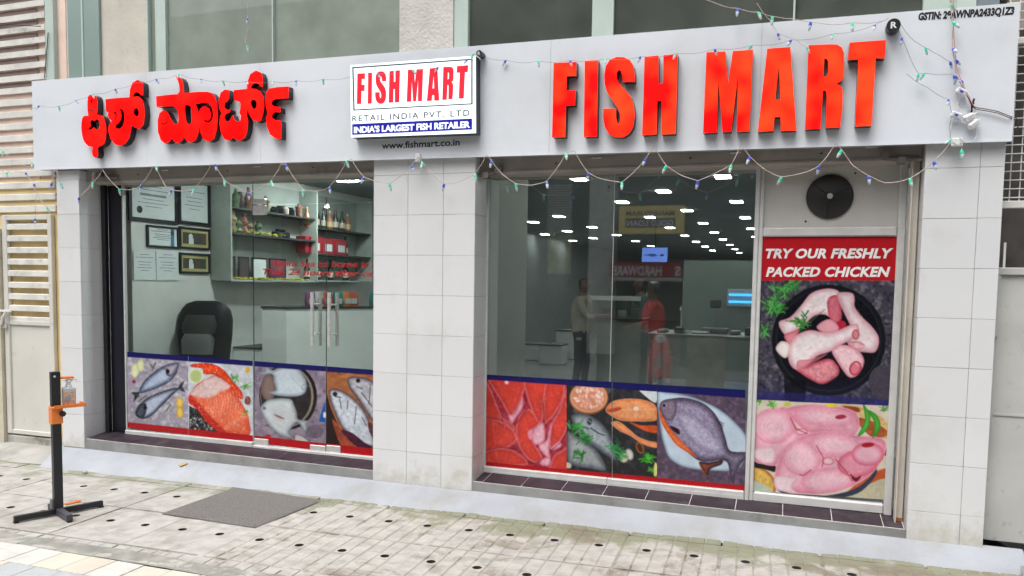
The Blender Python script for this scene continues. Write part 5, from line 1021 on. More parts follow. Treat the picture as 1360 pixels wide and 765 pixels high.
# door fittings
hz1, hz0 = on_y(415, 388, GY-.055).z, on_y(415, 460, GY-.055).z
def handle(xh, par):
    for i, yy in enumerate((GY-.055, GY+.065)):
        mb = MB(); mb.tube([(xh, yy, hz0), (xh, yy, hz1)], .0145, 12)
        mb.tube([(xh, yy, hz0+.10), (xh, GY-.001 if i == 0 else GY+.009, hz0+.10)], .008, 8).tube([(xh, yy, hz1-.10), (xh, GY-.001 if i == 0 else GY+.009, hz1-.10)], .008, 8)
        local(mb.obj('door_handle', M_STEEL, par, True), par)
handle(on_y(414.5, 420, GY-.055).x, d1); handle(on_y(435.5, 420, GY-.055).x+.012, d2)
def patch(x0, x1, z0, z1, par): o = MB().box(x0, x1, GY-.012, GY+.02, z0, z1, b=.003).obj('patch_fitting', M_STEEL, par); local(o, par)
patch(gx(337)+.003, gx(356), .135, .195, d1); patch(gx(412), xc-.004, .135, .185, d1); patch(xc+.004, gx(453), .135, .195, d2)
patch(gx(337)+.003, gx(354), zh-.085, zh-.006, d1); patch(gx(337)+.003, gx(354), zh+.006, zh+.05, tr)
# italic red lettering on the doors
local(px_text('lettering', 'From Sea to home in less', (363, 353.5), (518, 355.5), 8.2, PY-.001, M_TX_RED, d1, bold=.02, shear=.25), d1)
local(px_text('lettering', 'Than 24 hours after catch', (349, 364.5), (516, 368), 8.2, PY-.001, M_TX_RED, d1, bold=.02, shear=.25), d1)
# ------------------------------------------------------------------ sanitiser stand, mat
hub = Vector((-1.735, -1.315, -.10)); ang = math.radians(66)
sd = tag(empty('sanitiser_stand', hub), 'black foot operated hand sanitiser stand with orange bracket at far left', 'stand')
def sp(mb, name, m, smooth=False, par=sd):
    o = mb.obj(name, m, par, smooth); o.rotation_euler.z = ang; return o
sp(MB().box(-.27, .29, -.016, .016, .010, .048, b=.003), 'foot_bar', M_BLACK)
sp(MB().box(-.02, .02, -.235, -.0205, .010, .054, b=.003), 'foot_bar', mat('grey_black_paint', (.06, .06, .08), .4))
sp(MB().box(-.02, .02, .0205, .16, .010, .052, b=.003), 'foot_bar', M_BLACK)
for q in ((-.258, 0), (.278, 0), (0, -.222), (0, .148)): sp(MB().box(q[0]-.014, q[0]+.014, q[1]-.020, q[1]+.020, 0, .010), 'rubber_foot', M_LET)
sp(MB().box(-.028, .028, -.024, .024, .053, 1.005, b=.003), 'pole', M_BLACK)
sp(MB().lathe([(.006, 0), (.008, -.004)], (-.01, -.025, .975), 8, 'Y'), 'bolt', M_STEEL)
sp(MB().box(-.036, .036, -.033, .033, .645, .765, b=.004).box(-.03, .175, -.060, .060, .755, .767, b=.004).box(-.03, .175, -.064, -.060, .755, .778, b=.001).box(.171, .175, -.06, .06, .755, .778, b=.001), 'bottle_bracket', M_ORG)
sp(MB().lathe([(.016, 0), (.020, .006), (.020, .022), (.010, .026)], (.03, -.058, .715), 10, 'Y'), 'clamp_knob', M_BLACK)
sp(MB().box(.02, .115, -.022, .010, .952, .968, b=.005), 'press_arm', M_ORG)
sp(MB().box(.03, .10, -.046, -.018, .070, .084, b=.006).box(.095, .135, -.050, -.012, .072, .092, b=.008), 'foot_pedal', M_ORG)
sp(MB().box(-.045, -.033, -.02, .02, .053, .12, b=.002), 'base_collar', mat('grey_black_paint2', (.10, .11, .11), .4))
bt = tag(empty('sanitiser_bottle', hub+Vector((0, 0, .7672))), 'clear pump bottle with orange label on the bracket of the black stand', 'bottle')
M_CLR = mat('clear_gel_bottle', (.50, .54, .58), .12, var=.05); M_LBL = mat('orange_bottle_label', (.70, .42, .25), .5, var=.4, scale=60)
sp(MB().box(.045, .125, -.028, .028, 0, .125, b=.010), 'bottle_body', M_CLR, False, bt); sp(MB().box(.048, .110, -.0292, .0292, .006, .095, b=.001), 'label', M_LBL, False, bt); sp(MB().box(.054, .090, -.0300, -.0293, .030, .066, b=.0003), 'label_print', mat('blue_grey_print', (.25, .33, .42), .5), False, bt)
sp(MB().lathe([(.022, .122), (.020, .140), (.014, .142), (.014, .160), (.022, .162), (.020, .176), (.008, .180)], (.085, 0, 0), 12), 'pump', M_WHITE, True, bt); sp(MB().tube([(.085, 0, .172), (.125, -.005, .176), (.140, -.006, .168)], .006, 6), 'nozzle', M_WHITE, False, bt)
mt = MB(); zf = -.0955
Q_ = [(-1.101, -1.034), (-.293, -1.057), (-.247, -.345), (-1.088, -.30)]
V = []; F = []; n = 24
for j in range(n+1):
    for i in range(n+1):
        u, v = i/n, j/n; x = (Q_[0][0]*(1-u)+Q_[1][0]*u)*(1-v)+(Q_[3][0]*(1-u)+Q_[2][0]*u)*v; y = (Q_[0][1]*(1-u)+Q_[1][1]*u)*(1-v)+(Q_[3][1]*(1-u)+Q_[2][1]*u)*v
        e = min(i, j, n-i, n-j); V.append((x, y, zf+(.008 if e else 0)+.004*fbm(np.array([x*4]), np.array([y*4]), 3)[0]+(.012 if v > .97 else 0)))
for j in range(n):
    for i in range(n): a = j*(n+1)+i; F.append((a, a+1, a+n+2, a+n+1))
mt.add(V, F); tag(mt.obj('door_mat', M_RUB), 'grey carpet mat lying on the paving before the glass doors', 'mat')
for q, s_ in (((425/3.73*0+113, 627), .02), ((190, 600), .0)):
    pass
pb = on_z(113, 627.5, -.09); tag(MB().lathe([(.004, 0), (.022, .006), (.020, .018), (.006, .024)], (pb.x, pb.y, -.10), 7).obj('pebble', M_SHUT), 'small dark pebble at the plinth edge near the left pillar', 'stone')
pb = on_z(289, 589, .075); tag(MB().box(pb.x-.03, pb.x+.03, pb.y-.008, pb.y+.008, .0712, .078, b=.003).obj('dry_leaf', mat('dry_leaf', (.42, .22, .12), .8)), 'dry brown leaf scrap on the left doorstep', 'leaf')
# ------------------------------------------------------------------ interior
def cl(x, y, s=(.16, .25), lab=None):
    o = tag(empty('ceiling_light', (x, y, IZ)), lab, 'ceiling light', 'lit ceiling panels of the shop'); MB().box(-s[0]/2-.012, s[0]/2+.012, -s[1]/2-.012, s[1]/2+.012, -.010, -.001).obj('rim', M_WHITE, o); MB().box(-s[0]/2, s[0]/2, -s[1]/2, s[1]/2, -.016, -.0102).obj('diffuser', M_LIGHT, o)
    return o
rows_ = [(.75, .83+.0, 2.5, 9, 'first row left of the wide hall'), (1.50, 2.13, 2.55, 9, 'middle row of the hall'), (2.31, .89, 2.6, 9, 'row nearest the framed poster'), (-.79, 7.95, 2.5, 5, 'second row from the left'), (-1.62, 9.07, 2.5, 3, 'left row of the hall'), (-2.45, 12.6, 2.6, 2, 'leftmost row of the hall')]
ordn = ['nearest', 'second', 'third', 'fourth', 'fifth', 'sixth', 'seventh', 'eighth', 'ninth']
for x, y0, dy, n, nm in rows_:
    for k in range(n): cl(x-.004*k, y0+dy*k, lab='lit white ceiling panel, %s of the %s' % (ordn[k], nm))
o = tag(empty('ceiling_light', (-1.95, 2.84, IZ)), 'round ceiling light glowing above the left shopfront', 'ceiling light', 'lit ceiling panels of the shop'); MB().lathe([(.15, -.001), (.15, -.012), (.14, -.016)], seg=24).obj('diffuser', mat('lit_round_panel', (1, 1, 1), .5, emis=(.93, 1, 1), estr=110), o)
o = tag(empty('ceiling_light', (-1.4, 1.0, IZ)), 'added unseen round ceiling light just inside the glass doors', 'ceiling light', 'lit ceiling panels of the shop'); MB().lathe([(.15, -.001), (.15, -.012), (.14, -.016)], seg=24).obj('diffuser', bpy.data.materials['lit_round_panel'], o)  # hidden behind the lintel, added to brighten the counter and left wall
p = on_x(434, 275, -2.40); o = tag(empty('spot_light', p), 'small spot light above the bottle shelf', 'spot light'); MB().lathe([(.028, 0), (.028, .03), (.02, .035)], seg=12).obj('lamp_body', M_WHITE, o); MB().lathe([(.024, -.004), (.024, 0)], seg=12).obj('lens', M_LIGHT, o)
WX = -2.758
def wrect(q, x0=WX, Z=None):
    a = on_x(q[0], q[1], x0); b = on_x(q[2], q[3], x0); return a.y, b.y, min(a.z, b.z), max(a.z, b.z)
M_FRB = mat('black_picture_frame', (.008, .009, .014), .35); M_PAP = mat('certificate_paper', (.62, .68, .68), .6, var=.05); M_GOLD = mat('gold_mount', (.42, .40, .16), .5); M_PHO = mat('dark_photo', (.10, .05, .05), .4, col2=(.03, .05, .04), scale=14); M_BLU = mat('blue_strip', (.05, .20, .34), .5)
M_LN = mat('grey_print', (.20, .22, .23), .6)
def pframe(y0, y1, z0, z1, kind, lab, fw_=.035, cat='picture frame'):
    r = tag(empty('picture_frame' if fw_ else 'paper_notice', (WX, (y0+y1)/2, z0)), lab, cat)
    def lo(mb, nm, m): local(mb.obj(nm, m, r), r)
    if fw_:
        f = MB(); f.box(WX+.002, WX+.022, y0, y1, z0, z0+fw_).box(WX+.002, WX+.022, y0, y1, z1-fw_, z1).box(WX+.002, WX+.022, y0, y0+fw_, z0+fw_, z1-fw_).box(WX+.002, WX+.022, y1-fw_, y1, z0+fw_, z1-fw_); lo(f, 'frame', M_FRB)
    a, b, c_, d_ = y0+fw_, y1-fw_, z0+fw_, z1-fw_
    if kind == 'photo':
        lo(MB().box(WX+.003, WX+.010, a, b, c_, d_), 'mount', M_GOLD); m_ = .03; lo(MB().box(WX+.0102, WX+.012, a+m_, b-m_, c_+m_, d_-m_), 'photo', M_PHO)
        lo(MB().lathe([(.002, 0), (.03, .001), (.002, .002)], (WX+.0125, a+(b-a)*.35, c_+(d_-c_)*.6), 10, 'X').box(WX+.0122, WX+.0135, a+(b-a)*.28, a+(b-a)*.45, c_+m_, c_+(d_-c_)*.5), 'figure_print', M_PAP)
    else:
        lo(MB().box(WX+.003, WX+.010, a, b, c_, d_), 'sheet', M_PAP); mb = MB(); w_ = b-a; h_ = d_-c_
        for k, (u0, u1, v) in enumerate([(.3, .7, .88), (.1, .9, .78), (.2, .8, .62), (.25, .75, .52), (.15, .85, .42), (.3, .7, .32)]):
            if kind != 'plain' or k > 0: mb.box(WX+.0102, WX+.0112, a+w_*u0, a+w_*u1, c_+h_*v, c_+h_*v+(.022 if k == 2 and kind == 'cert' else .006))
        lo(mb, 'print_lines', M_LN)
        if kind == 'cert': lo(MB().lathe([(.034, 0), (.034, .002)], (WX+.0102, a+w_*.18, c_+h_*.22), 14, 'X'), 'seal', M_FRB)
        if kind == 'blue': lo(MB().box(WX+.0102, WX+.0115, a+w_*.78, a+w_*.9, c_, d_), 'blue_strip', M_BLU); lo(MB().lathe([(.022, 0), (.022, .002)], (WX+.0116, a+w_*.84, c_+h_*.75), 12, 'X'), 'seal', M_PHO)
    return r
# wall-mounted frames: y (depth) and z ranges on the left inner wall
pframe(.36, .975, 2.09, 2.50, 'cert', 'large framed certificate with round seal nearest the glass'); pframe(.985, 1.445, 2.105, 2.56, 'plain', 'tall framed certificate left of the shelves')
pframe(.575, .985, 1.855, 2.065, 'blue', 'framed certificate with a blue stripe below the large certificate', .02); pframe(.995, 1.435, 1.86, 2.08, 'photo', 'framed photo with gold mount, upper of the two', .022); pframe(.995, 1.43, 1.612, 1.82, 'photo', 'framed photo with gold mount, lower of the two', .022)
pframe(.41, .68, 1.54, 1.81, 'text', 'unframed printed notice nearest the glass on the left wall', 0, 'notice'); pframe(.69, .98, 1.54, 1.82, 'text', 'unframed printed notice beside the lower gold photo', 0, 'notice')
# shelves
sh = tag(empty('wall_shelf', (WX, 3, 1.55)), 'white wall shelving unit with bottles and packets in the left shop', 'shelf')
M_SHW = mat('pale_shelf_board', (.36, .41, .38), .5); M_SHD = mat('dark_shelf_edge', (.03, .035, .035), .5)
def so(mb, nm, m=M_SHW): local(mb.obj(nm, m, sh), sh)
so(MB().box(WX+.001, WX+.015, 1.47, 4.42, 1.55, 2.66), 'back_panel')
for y in (1.46, 3.05, 4.42): so(MB().box(WX+.016, WX+.27, y-.012, y+.012, 1.55, 2.66), 'side_panel')
S1 = [2.325, 2.055, 1.56]; S2 = [2.225, 1.90, 1.57]
for z in S1: so(MB().box(WX+.016, WX+.25, 1.475, 3.035, z-.02, z), 'shelf_board', M_SHD if z > 1.6 else M_SHW)
for z in S2: so(MB().box(WX+.016, WX+.25, 3.065, 4.405, z-.02, z), 'shelf_board', M_SHD if z > 1.6 else M_SHW)
def bottle_m(h, r, m, cap, label=None):
    me = MB().lathe([(r*.95, 0), (r, .01), (r, h*.55), (r*.42, h*.75), (r*.38, h*.92)], seg=10).mesh('glass', True); me.materials.append(m); return me, h, r, cap, label
M_B1 = mat('amber_bottle', (.30, .12, .07), .2); M_B2 = mat('dark_green_bottle', (.02, .035, .03), .2); M_LB1 = mat('cream_label', (.5, .45, .35), .6); M_CAPR = mat('gold_cap', (.5, .38, .2), .4)
B1 = bottle_m(.24, .042, M_B1, M_CAPR); B2 = bottle_m(.26, .038, M_B2, M_FRB)
capm = MB().lathe([(.42, 0), (.42, .1), (.3, .11)], seg=8).mesh('cap'); lblm = MB().lathe([(1.02, .2), (1.02, .45)], seg=10).mesh('label')
def bottle(y, z, k, lab, x=WX+.13):
    r = tag(empty('bottle', (x, y, z)), lab, 'bottle', 'bottles on the wall shelf'); me, h, rr, cp, _ = (B1, B2)[k]
    o = bpy.data.objects.new('glass', me); COL.objects.link(o); o.parent = r
    MB().lathe([(rr*.45, h*.9), (rr*.45, h), (rr*.3, h*1.01)], seg=8).obj('cap', cp, r); MB().lathe([(rr*1.03, h*.15), (rr*1.03, h*.42)], seg=10).obj('label', M_LB1 if k else M_CAPR, r)
yat = lambda px, z=1: None
def y_on(px, py): return on_x(px, py, WX+.13).y
nth = ['first', 'second', 'third', 'fourth', 'fifth', 'sixth', 'seventh']
for i, (px, k) in enumerate([(407.8, 0), (420.4, 1), (430, 1), (438, 0), (445.6, 1), (454.4, 1), (462, 0)]): bottle(y_on(px, 300), S2[0], k, '%s bottle, %s from the left on the top shelf' % (('amber', 'dark')[k], nth[i]))
for i, px in enumerate([408, 421.5, 439, 459]): bottle(y_on(px, 360), S2[2], 1, 'dark bottle with pale label, %s from the left on the lowest shelf' % nth[i])
bottle(y_on(458.5, 335), S2[1], 1, 'dark bottle standing beside the red boxes')
M_RBX = mat('red_carton', (.33, .02, .035), .5)
for i, (a, b) in enumerate([(399, 404.5), (406, 421), (422.5, 438), (440, 454.5)]):
    y0, y1 = y_on(a, 330), y_on(b, 330); r = tag(empty('carton', (WX+.13, (y0+y1)/2, S2[1])), 'red carton, %s from the left on the middle shelf' % nth[i], 'box', 'red cartons on the shelf'); MB().box(-.07, .07, -(y1-y0)/2+.005, (y1-y0)/2-.005, 0, .205, b=.003).obj('box', M_RBX, r)
    if i: MB().box(.0705, .072, -(y1-y0)*.3, (y1-y0)*.3, .04, .13).obj('label', M_PAP, r)
for i, (a, b, m_) in enumerate([(299.5, 314, M_PHO), (317, 332, M_PHO), (335, 356, M_PAP), (358, 381, M_FRB)]):
    y0, y1 = y_on(a, 350), y_on(b, 350); r = tag(empty('photo_stand', (WX+.11, (y0+y1)/2, S1[2])), 'framed picture, %s from the left standing on the lowest shelf' % nth[i], 'picture frame', 'framed pictures on the shelf')
    w_ = (y1-y0)/2-.01; MB().box(0, .015, -w_, w_, 0, .25).obj('frame', M_FRB, r); MB().box(.0152, .017, -w_+.02, w_-.02, .02, .23).obj('photo', m_ if m_ is not M_FRB else mat('navy_red_photo', (.03, .03, .10), .4, col2=(.25, .05, .05), scale=12), r)
for i, (px, h_, m_) in enumerate([(302, .22, M_SHUT), (318, .18, M_PHO), (336, .10, M_SHD), (364, .08, M_B2), (371, .10, M_FRB), (378, .11, M_SHUT), (386, .10, M_FRB)]):
    y = y_on(px, 285); r = MB().lathe([(.035, 0), (.05, .02), (.05, h_*.7), (.03, h_*.9), (.034, h_)], seg=9).obj('ornament', m_, None, True); r.location = (WX+.13, y, S1[0]); tag(r, 'small jar, %s from the left on the highest shelf of the near unit' % nth[i], 'jar', 'jars on the near shelf')
dm = [mat('coral_decor', (.35, .16, .12), .6, var=.5, scale=30), mat('green_decor', (.12, .22, .12), .6, var=.5, scale=30), mat('sand_decor', (.40, .32, .18), .6, var=.5, scale=30)]
for i, (px, h_, k_) in enumerate([(301, .20, 0), (307, .24, 2), (314, .17, 1), (322, .22, 0), (330, .14, 2), (341, .16, 1)]):
    r = MB().lathe([(.03, 0), (.045, .03), (.028, h_*.4), (.05, h_*.6), (.02, h_*.85), (.03, h_)], seg=9).obj('vase', dm[k_], None, True); r.location = (WX+.15, y_on(px, 305), S1[1]); tag(r, '%s coloured vase, %s from the left on the second shelf' % (['coral', 'sandy', 'green', 'second coral', 'short sandy', 'second green'][i], nth[i]), 'vase', 'vases on the near shelf')
for i, (px, h_, k_) in enumerate([(309, .20, 1), (326, .24, 0), (349, .18, 2), (393, .16, 0)]):
    r = MB().lathe([(.035, 0), (.04, .1), (.05, .12), (.02, h_*.8), (.015, h_)], seg=9).obj('souvenir', dm[k_], None, True); r.location = (WX+.17, y_on(px, 285), S1[0]); tag(r, 'souvenir, %s from the left among the jars of the highest shelf' % nth[i], 'souvenir', 'souvenirs on the near shelf')
r = tag(empty('car_model', (WX+.13, y_on(373, 316), S1[1])), 'long black ornament on the second shelf', 'ornament'); MB().box(-.04, .04, -.14, .14, 0, .07, b=.015).obj('body', M_FRB, r); MB().box(-.03, .03, -.08, .06, .07, .10, b=.01).obj('top', M_FRB, r)
r = MB(); R7 = random.Random(6)
for k in range(70): y = R7.uniform(1.5, 2.45); x = WX+R7.uniform(.1, .24); z = S1[1]+R7.uniform(0, .035); r.box(x-.012, x+.012, y-.02, y+.02, z, z+.008)
tag(r.obj('flower_garland', mat('yellow_petals', (.55, .50, .04), .7)), 'yellow flower garland lying on the second shelf', 'garland')
r = MB()
for k in range(110): y = R7.uniform(1.5, 2.95); x = WX+R7.uniform(.18, .25); z = S1[2]+R7.uniform(0, .02); r.box(x-.012, x+.012, y-.02, y+.02, z, z+.008)
tag(r.obj('flower_garland', bpy.data.materials['yellow_petals']), 'yellow flower garland lying before the framed pictures', 'garland')
# counter
ct = tag(empty('reception_counter', (-1.9, 2.3, .1)), 'white reception counter with dark top behind the glass doors', 'counter')
fpn = [(-2.37, 1.8), (-2.06, 1.8), (-.75, 3.75), (-1.0, 4.0), (-2.37, 2.2)]
def slab(mb, f, z0, z1):
    n = len(f); mb.add([(x, y, z0) for x, y in f]+[(x, y, z1) for x, y in f], [tuple(range(n-1, -1, -1)), tuple(range(n, 2*n))]+[(i, (i+1) % n, (i+1) % n+n, i+n) for i in range(n)]); return mb
local(slab(MB(), fpn, .1, 1.252).obj('counter_body', mat('white_laminate', (.82, .86, .84), .4, var=.04), ct), ct); local(slab(MB(), [(-2.38, 1.79), (-2.05, 1.79), (-.73, 3.75), (-1.0, 4.02), (-2.38, 2.2)], 1.2525, 1.275).obj('counter_top', M_SHD, ct), ct)
local(MB().box(-2.75, -2.375, 1.8, 2.3, .1, .80).obj('low_desk', mat('white_laminate2', (.82, .86, .84), .4, var=.04), ct), ct); local(MB().box(-2.75, -2.375, 1.79, 2.3, .8005, .82).obj('desk_top', M_SHD, ct), ct)
tag(MB().box(-2.50, -2.40, 1.95, 2.15, .82, .98, b=.03).obj('office_phone', M_BLACK), 'black office item standing on the low desk', 'device')
cols = ['purple_pack', 'red_pack', 'teal_pack', 'orange_pack', 'white_pack']
pm = [mat('purple_pack', (.20, .06, .18), .4), mat('red_orange_pack', (.45, .10, .06), .4), mat('white_pack', (.50, .52, .52), .4), mat('teal_pack', (.03, .20, .19), .4), mat('orange_pack', (.55, .22, .05), .4)]
for i, (px, k) in enumerate([(402, 0), (413, 2), (423, 1), (437, 3), (449, 4), (457, 1), (487, 3)]):
    t = (px-380)/114.; x = -2.06+t*.56*1.05; y = 1.8+t*.86*1.0+.12; r = tag(empty('snack_pack', (x, y, 1.2755)), '%s snack packet, %s from the left on the reception counter' % (['purple', 'white', 'red', 'teal', 'orange', 'second red', 'green'][i], nth[i]), 'packet', 'packets on the counter'); r.rotation_euler.z = math.radians(57)
    V = []; 
    for z, w_, d_ in ((0, .052, .03), (.05, .055, .035), (.13, .055, .018), (.165, .055, .003)): V += [(-w_, -d_, z), (w_, -d_, z), (w_, d_, z), (-w_, d_, z)]
    mb = MB(); mb.add(V, [(4*j+a, 4*j+(a+1) % 4, 4*j+4+(a+1) % 4, 4*j+4+a) for j in range(3) for a in range(4)]+[(0, 3, 2, 1), (12, 13, 14, 15)]); mb.obj('pouch', pm[k], r)
    MB().box(-.035, .035, -.040, -.036, .03, .09, b=.001).obj('pack_label', pm[2] if k != 2 else pm[0], r)
# massage chair
mc = tag(empty('massage_chair', (-2.43, .80, .1)), 'black padded massage chair behind the mackerel picture glass', 'armchair'); mc.rotation_euler.z = math.radians(16); mc.scale = (.78, .9, 1.0)
def loft(secs, seg=20):
    mb = MB(); V = []
    for (cx_, cy_, z, a, b, e) in secs:
        for k in range(seg):
            t = 2*math.pi*k/seg; c_, s_ = math.cos(t), math.sin(t); V.append((cx_+a*math.copysign(abs(c_)**e, c_), cy_+b*math.copysign(abs(s_)**e, s_), z))
    F = [(i*seg+k, i*seg+(k+1) % seg, (i+1)*seg+(k+1) % seg, (i+1)*seg+k) for i in range(len(secs)-1) for k in range(seg)]+[tuple(range(seg-1, -1, -1)), tuple(range((len(secs)-1)*seg, len(secs)*seg))]
    mb.add(V, F); return mb
M_LEA = mat('black_leather', (.005, .006, .008), .6, spec=.25, bump=.2, bscale=30); M_LEG = mat('grey_leather', (.10, .105, .105), .4, bump=.2, bscale=30); M_GREY = mat('dull_green_grey_side', (.03, .034, .033), .6, spec=.25)
loft([(0, .26, .30, .26, .10, .7), (0, .29, .6, .31, .13, .7), (0, .32, .9, .34, .14, .65), (0, .34, 1.05, .34, .14, .65), (0, .35, 1.15, .31, .13, .7), (0, .35, 1.21, .25, .10, .8), (0, .35, 1.24, .14, .05, .9)], 30).obj('backrest', M_LEA, mc, True)
loft([(0, .16, .92, .20, .06, .7), (0, .18, 1.0, .22, .07, .7), (0, .21, 1.10, .18, .05, .8)], 22).obj('head_pillow', M_GREY, mc, True)
for s_ in (-1, 1): loft([(s_*.34, .0, .0, .06, .30, .6), (s_*.35, -.02, .35, .075, .32, .7), (s_*.35, -.02, .52, .07, .30, .75), (s_*.35, -.02, .56, .03, .24, .9)], 22).obj('armrest', M_LEA, mc, True)
loft([(0, -.02, .1, .22, .25, .5), (0, -.04, .40, .24, .27, .5), (0, -.04, .47, .2, .22, .6)]).obj('seat', M_LEG, mc, True); loft([(0, .12, .72, .19, .06, .5), (0, .14, .86, .20, .07, .5), (0, .17, .96, .15, .05, .6)]).obj('lumbar_cushion', M_LEG, mc, True); loft([(.05, -.06, .47, .17, .14, .5), (.05, -.05, .6, .15, .12, .6), (.05, -.02, .66, .1, .08, .7)]).obj('folded_cover', M_PAP, mc, True)
# hall fittings
lw_ = tag(MB().box(1.25, 3.94, 9.0, 9.1, .1, on_y(950, 346, 9).z).obj('low_partition', mat('teal_grey_tile_wall', (.30, .36, .34), .3, var=.08, scale=2)), 'grey green tiled partition at the back of the right shop', 'wall')
a = on_y(966, 384, 8.9); b = on_y(1003, 408, 8.9); ik = tag(empty('insect_killer', ((a.x+b.x)/2, 8.95, b.z)), 'insect killer lamp with two blue tubes on the partition', 'insect lamp')
local(MB().box(a.x, b.x, 8.93, 8.998, b.z, a.z, b=.01).obj('lamp_box', M_PAP, ik), ik); M_UV = mat('blue_tube', (.05, .3, .8), .3, emis=(.05, .42, 1), estr=2.2)
for t in (.28, .68): z = b.z+(a.z-b.z)*t; local(MB().tube([(a.x+.03, 8.915, z), (b.x-.02, 8.915, z)], .018, 8).obj('tube', M_UV, ik), ik)
a = on_y(853, 329, 8); b = on_y(886, 348, 8); tv = tag(empty('wall_screen', ((a.x+b.x)/2, 8, b.z)), 'small lit screen showing a blue fish hanging in the hall', 'screen')
local(MB().box(a.x-.012, b.x+.012, 8, 8.04, b.z-.012, a.z+.012, b=.004).obj('bezel', M_BLACK, tv), tv); local(MB().box(a.x, b.x, 7.996, 7.9985, b.z, a.z).obj('display', mat('lit_blue_display', (.1, .2, .6), .3, emis=(.13, .25, .75), estr=.9), tv), tv)
w_ = b.x-a.x; zc = (a.z+b.z)/2; local(curve_solid('fish_image', [[(a.x+w_*u, zc+w_*v) for u, v in ((.05, .02), (.12, 0), (.05, -.06), (.2, -.02), (.35, -.07), (.5, -.07), (.62, -.02), (.5, .04), (.35, .05), (.2, .01))]], 7.9945, 7.9955, mat('display_navy', (.02, .04, .2), .3, emis=(.02, .05, .25), estr=.8), tv), tv); local(curve_solid('fillet_image', [[(a.x+w_*u, zc+w_*v) for u, v in ((.68, -.03), (.78, .04), (.9, 0), (.8, -.07))]], 7.9945, 7.9955, M_RBX, tv), tv)
local(MB().tube([(a.x+w_/2, 8.02, a.z), (a.x+w_/2, 8.02, IZ)], .012, 6).obj('hanger', M_SHD, tv), tv)
M_SST = mat('dull_steel', (.33, .35, .35), .3, metal=.6, var=.2)
tb = tag(empty('steel_table', (2.15, 4.2, .1)), 'steel work table with a cream side panel behind the purple fish picture', 'table')
local(MB().box(1.45, 2.75, 3.95, 4.9, .955, 1.0, b=.006).obj('table_top', M_SST, tb), tb)
for q in ((1.5, 4.0), (2.7, 4.0), (1.5, 4.85), (2.7, 4.85)): local(MB().box(q[0]-.02, q[0]+.02, q[1]-.02, q[1]+.02, .1, .954).obj('leg', M_SST, tb), tb)
local(MB().box(1.93, 2.36, 3.93, 3.945, .15, .97).obj('side_panel', mat('cream_panel', (.42, .40, .37), .5, var=.15, scale=6), tb), tb)
local(MB().box(1.5, 2.7, 4.0, 4.85, .35, .37).obj('under_shelf', M_SST, tb), tb)
for i, (x, w_, h_, m_) in enumerate([(1.6, .12, .04, M_SST), (1.8, .1, .07, M_BLACK), (2.05, .2, .025, M_PAP), (2.45, .12, .05, M_SST), (2.6, .08, .09, M_LEG)]):
    tag(MB().box(x-w_/2, x+w_/2, 4.15, 4.4, 1.001, 1.0+h_, b=.01).obj('tray', m_), '%s item, %s from the left on the steel table' % (['steel', 'black', 'white', 'grey steel', 'tall grey'][i], nth[i]), 'tray')
ws = tag(empty('weighing_scale', (2.2, 4.5, 1.001)), 'weighing scale with raised display on the steel table', 'scale'); MB().box(-.16, .16, -.14, .14, 0, .06, b=.01).obj('platform', M_SST, ws); MB().tube([(0, .12, .05), (0, .12, .32)], .012, 8).obj('post', M_SST, ws); MB().box(-.08, .05, .09, .13, .30, .40, b=.01).obj('display_head', M_LEG, ws)
for k, (px, py, w_, h_) in enumerate([(735, 448, .45, .35), (712, 430, .5, .3), (753, 430, .35, .55)]):
    p = on_y(px, py, 8.5+k*.6); r = tag(empty('storage_crate', (p.x, 8.5+k*.6, .1)), ['pale crate on the floor of the hall, nearest of three', 'low white crate at the left of three', 'tall pale crate at the right of three'][k], 'crate'); MB().box(-w_/2, w_/2, -.2, .2, 0, h_, b=.02).obj('crate_body', M_PAP if k != 1 else M_WHITE, r); MB().box(-w_/2-.01, w_/2+.01, -.21, .21, h_, h_+.03, b=.008).obj('lid', M_LEG, r)
bc = tag(empty('billing_counter', (.95, 5.1, .1)), 'pale counter with glass guard in front of the man in beige', 'counter'); local(MB().box(.62, 1.22, 4.95, 5.5, .1, 1.10, b=.01).obj('counter_body', mat('grey_counter', (.30, .32, .31), .4, var=.15, scale=5), bc), bc); local(MB().box(.58, 1.26, 4.9, 5.55, 1.101, 1.13, b=.004).obj('counter_top', M_SHD, bc), bc); local(MB().box(.62, 1.24, 4.98, 4.99, 1.131, 1.42).obj('guard', M_IWALL and M_GLASS, bc), bc); local(MB().box(.35, 1.2, 4.93, 4.97, 1.36, 1.42, b=.004).obj('rail', M_IWALL, bc), bc)

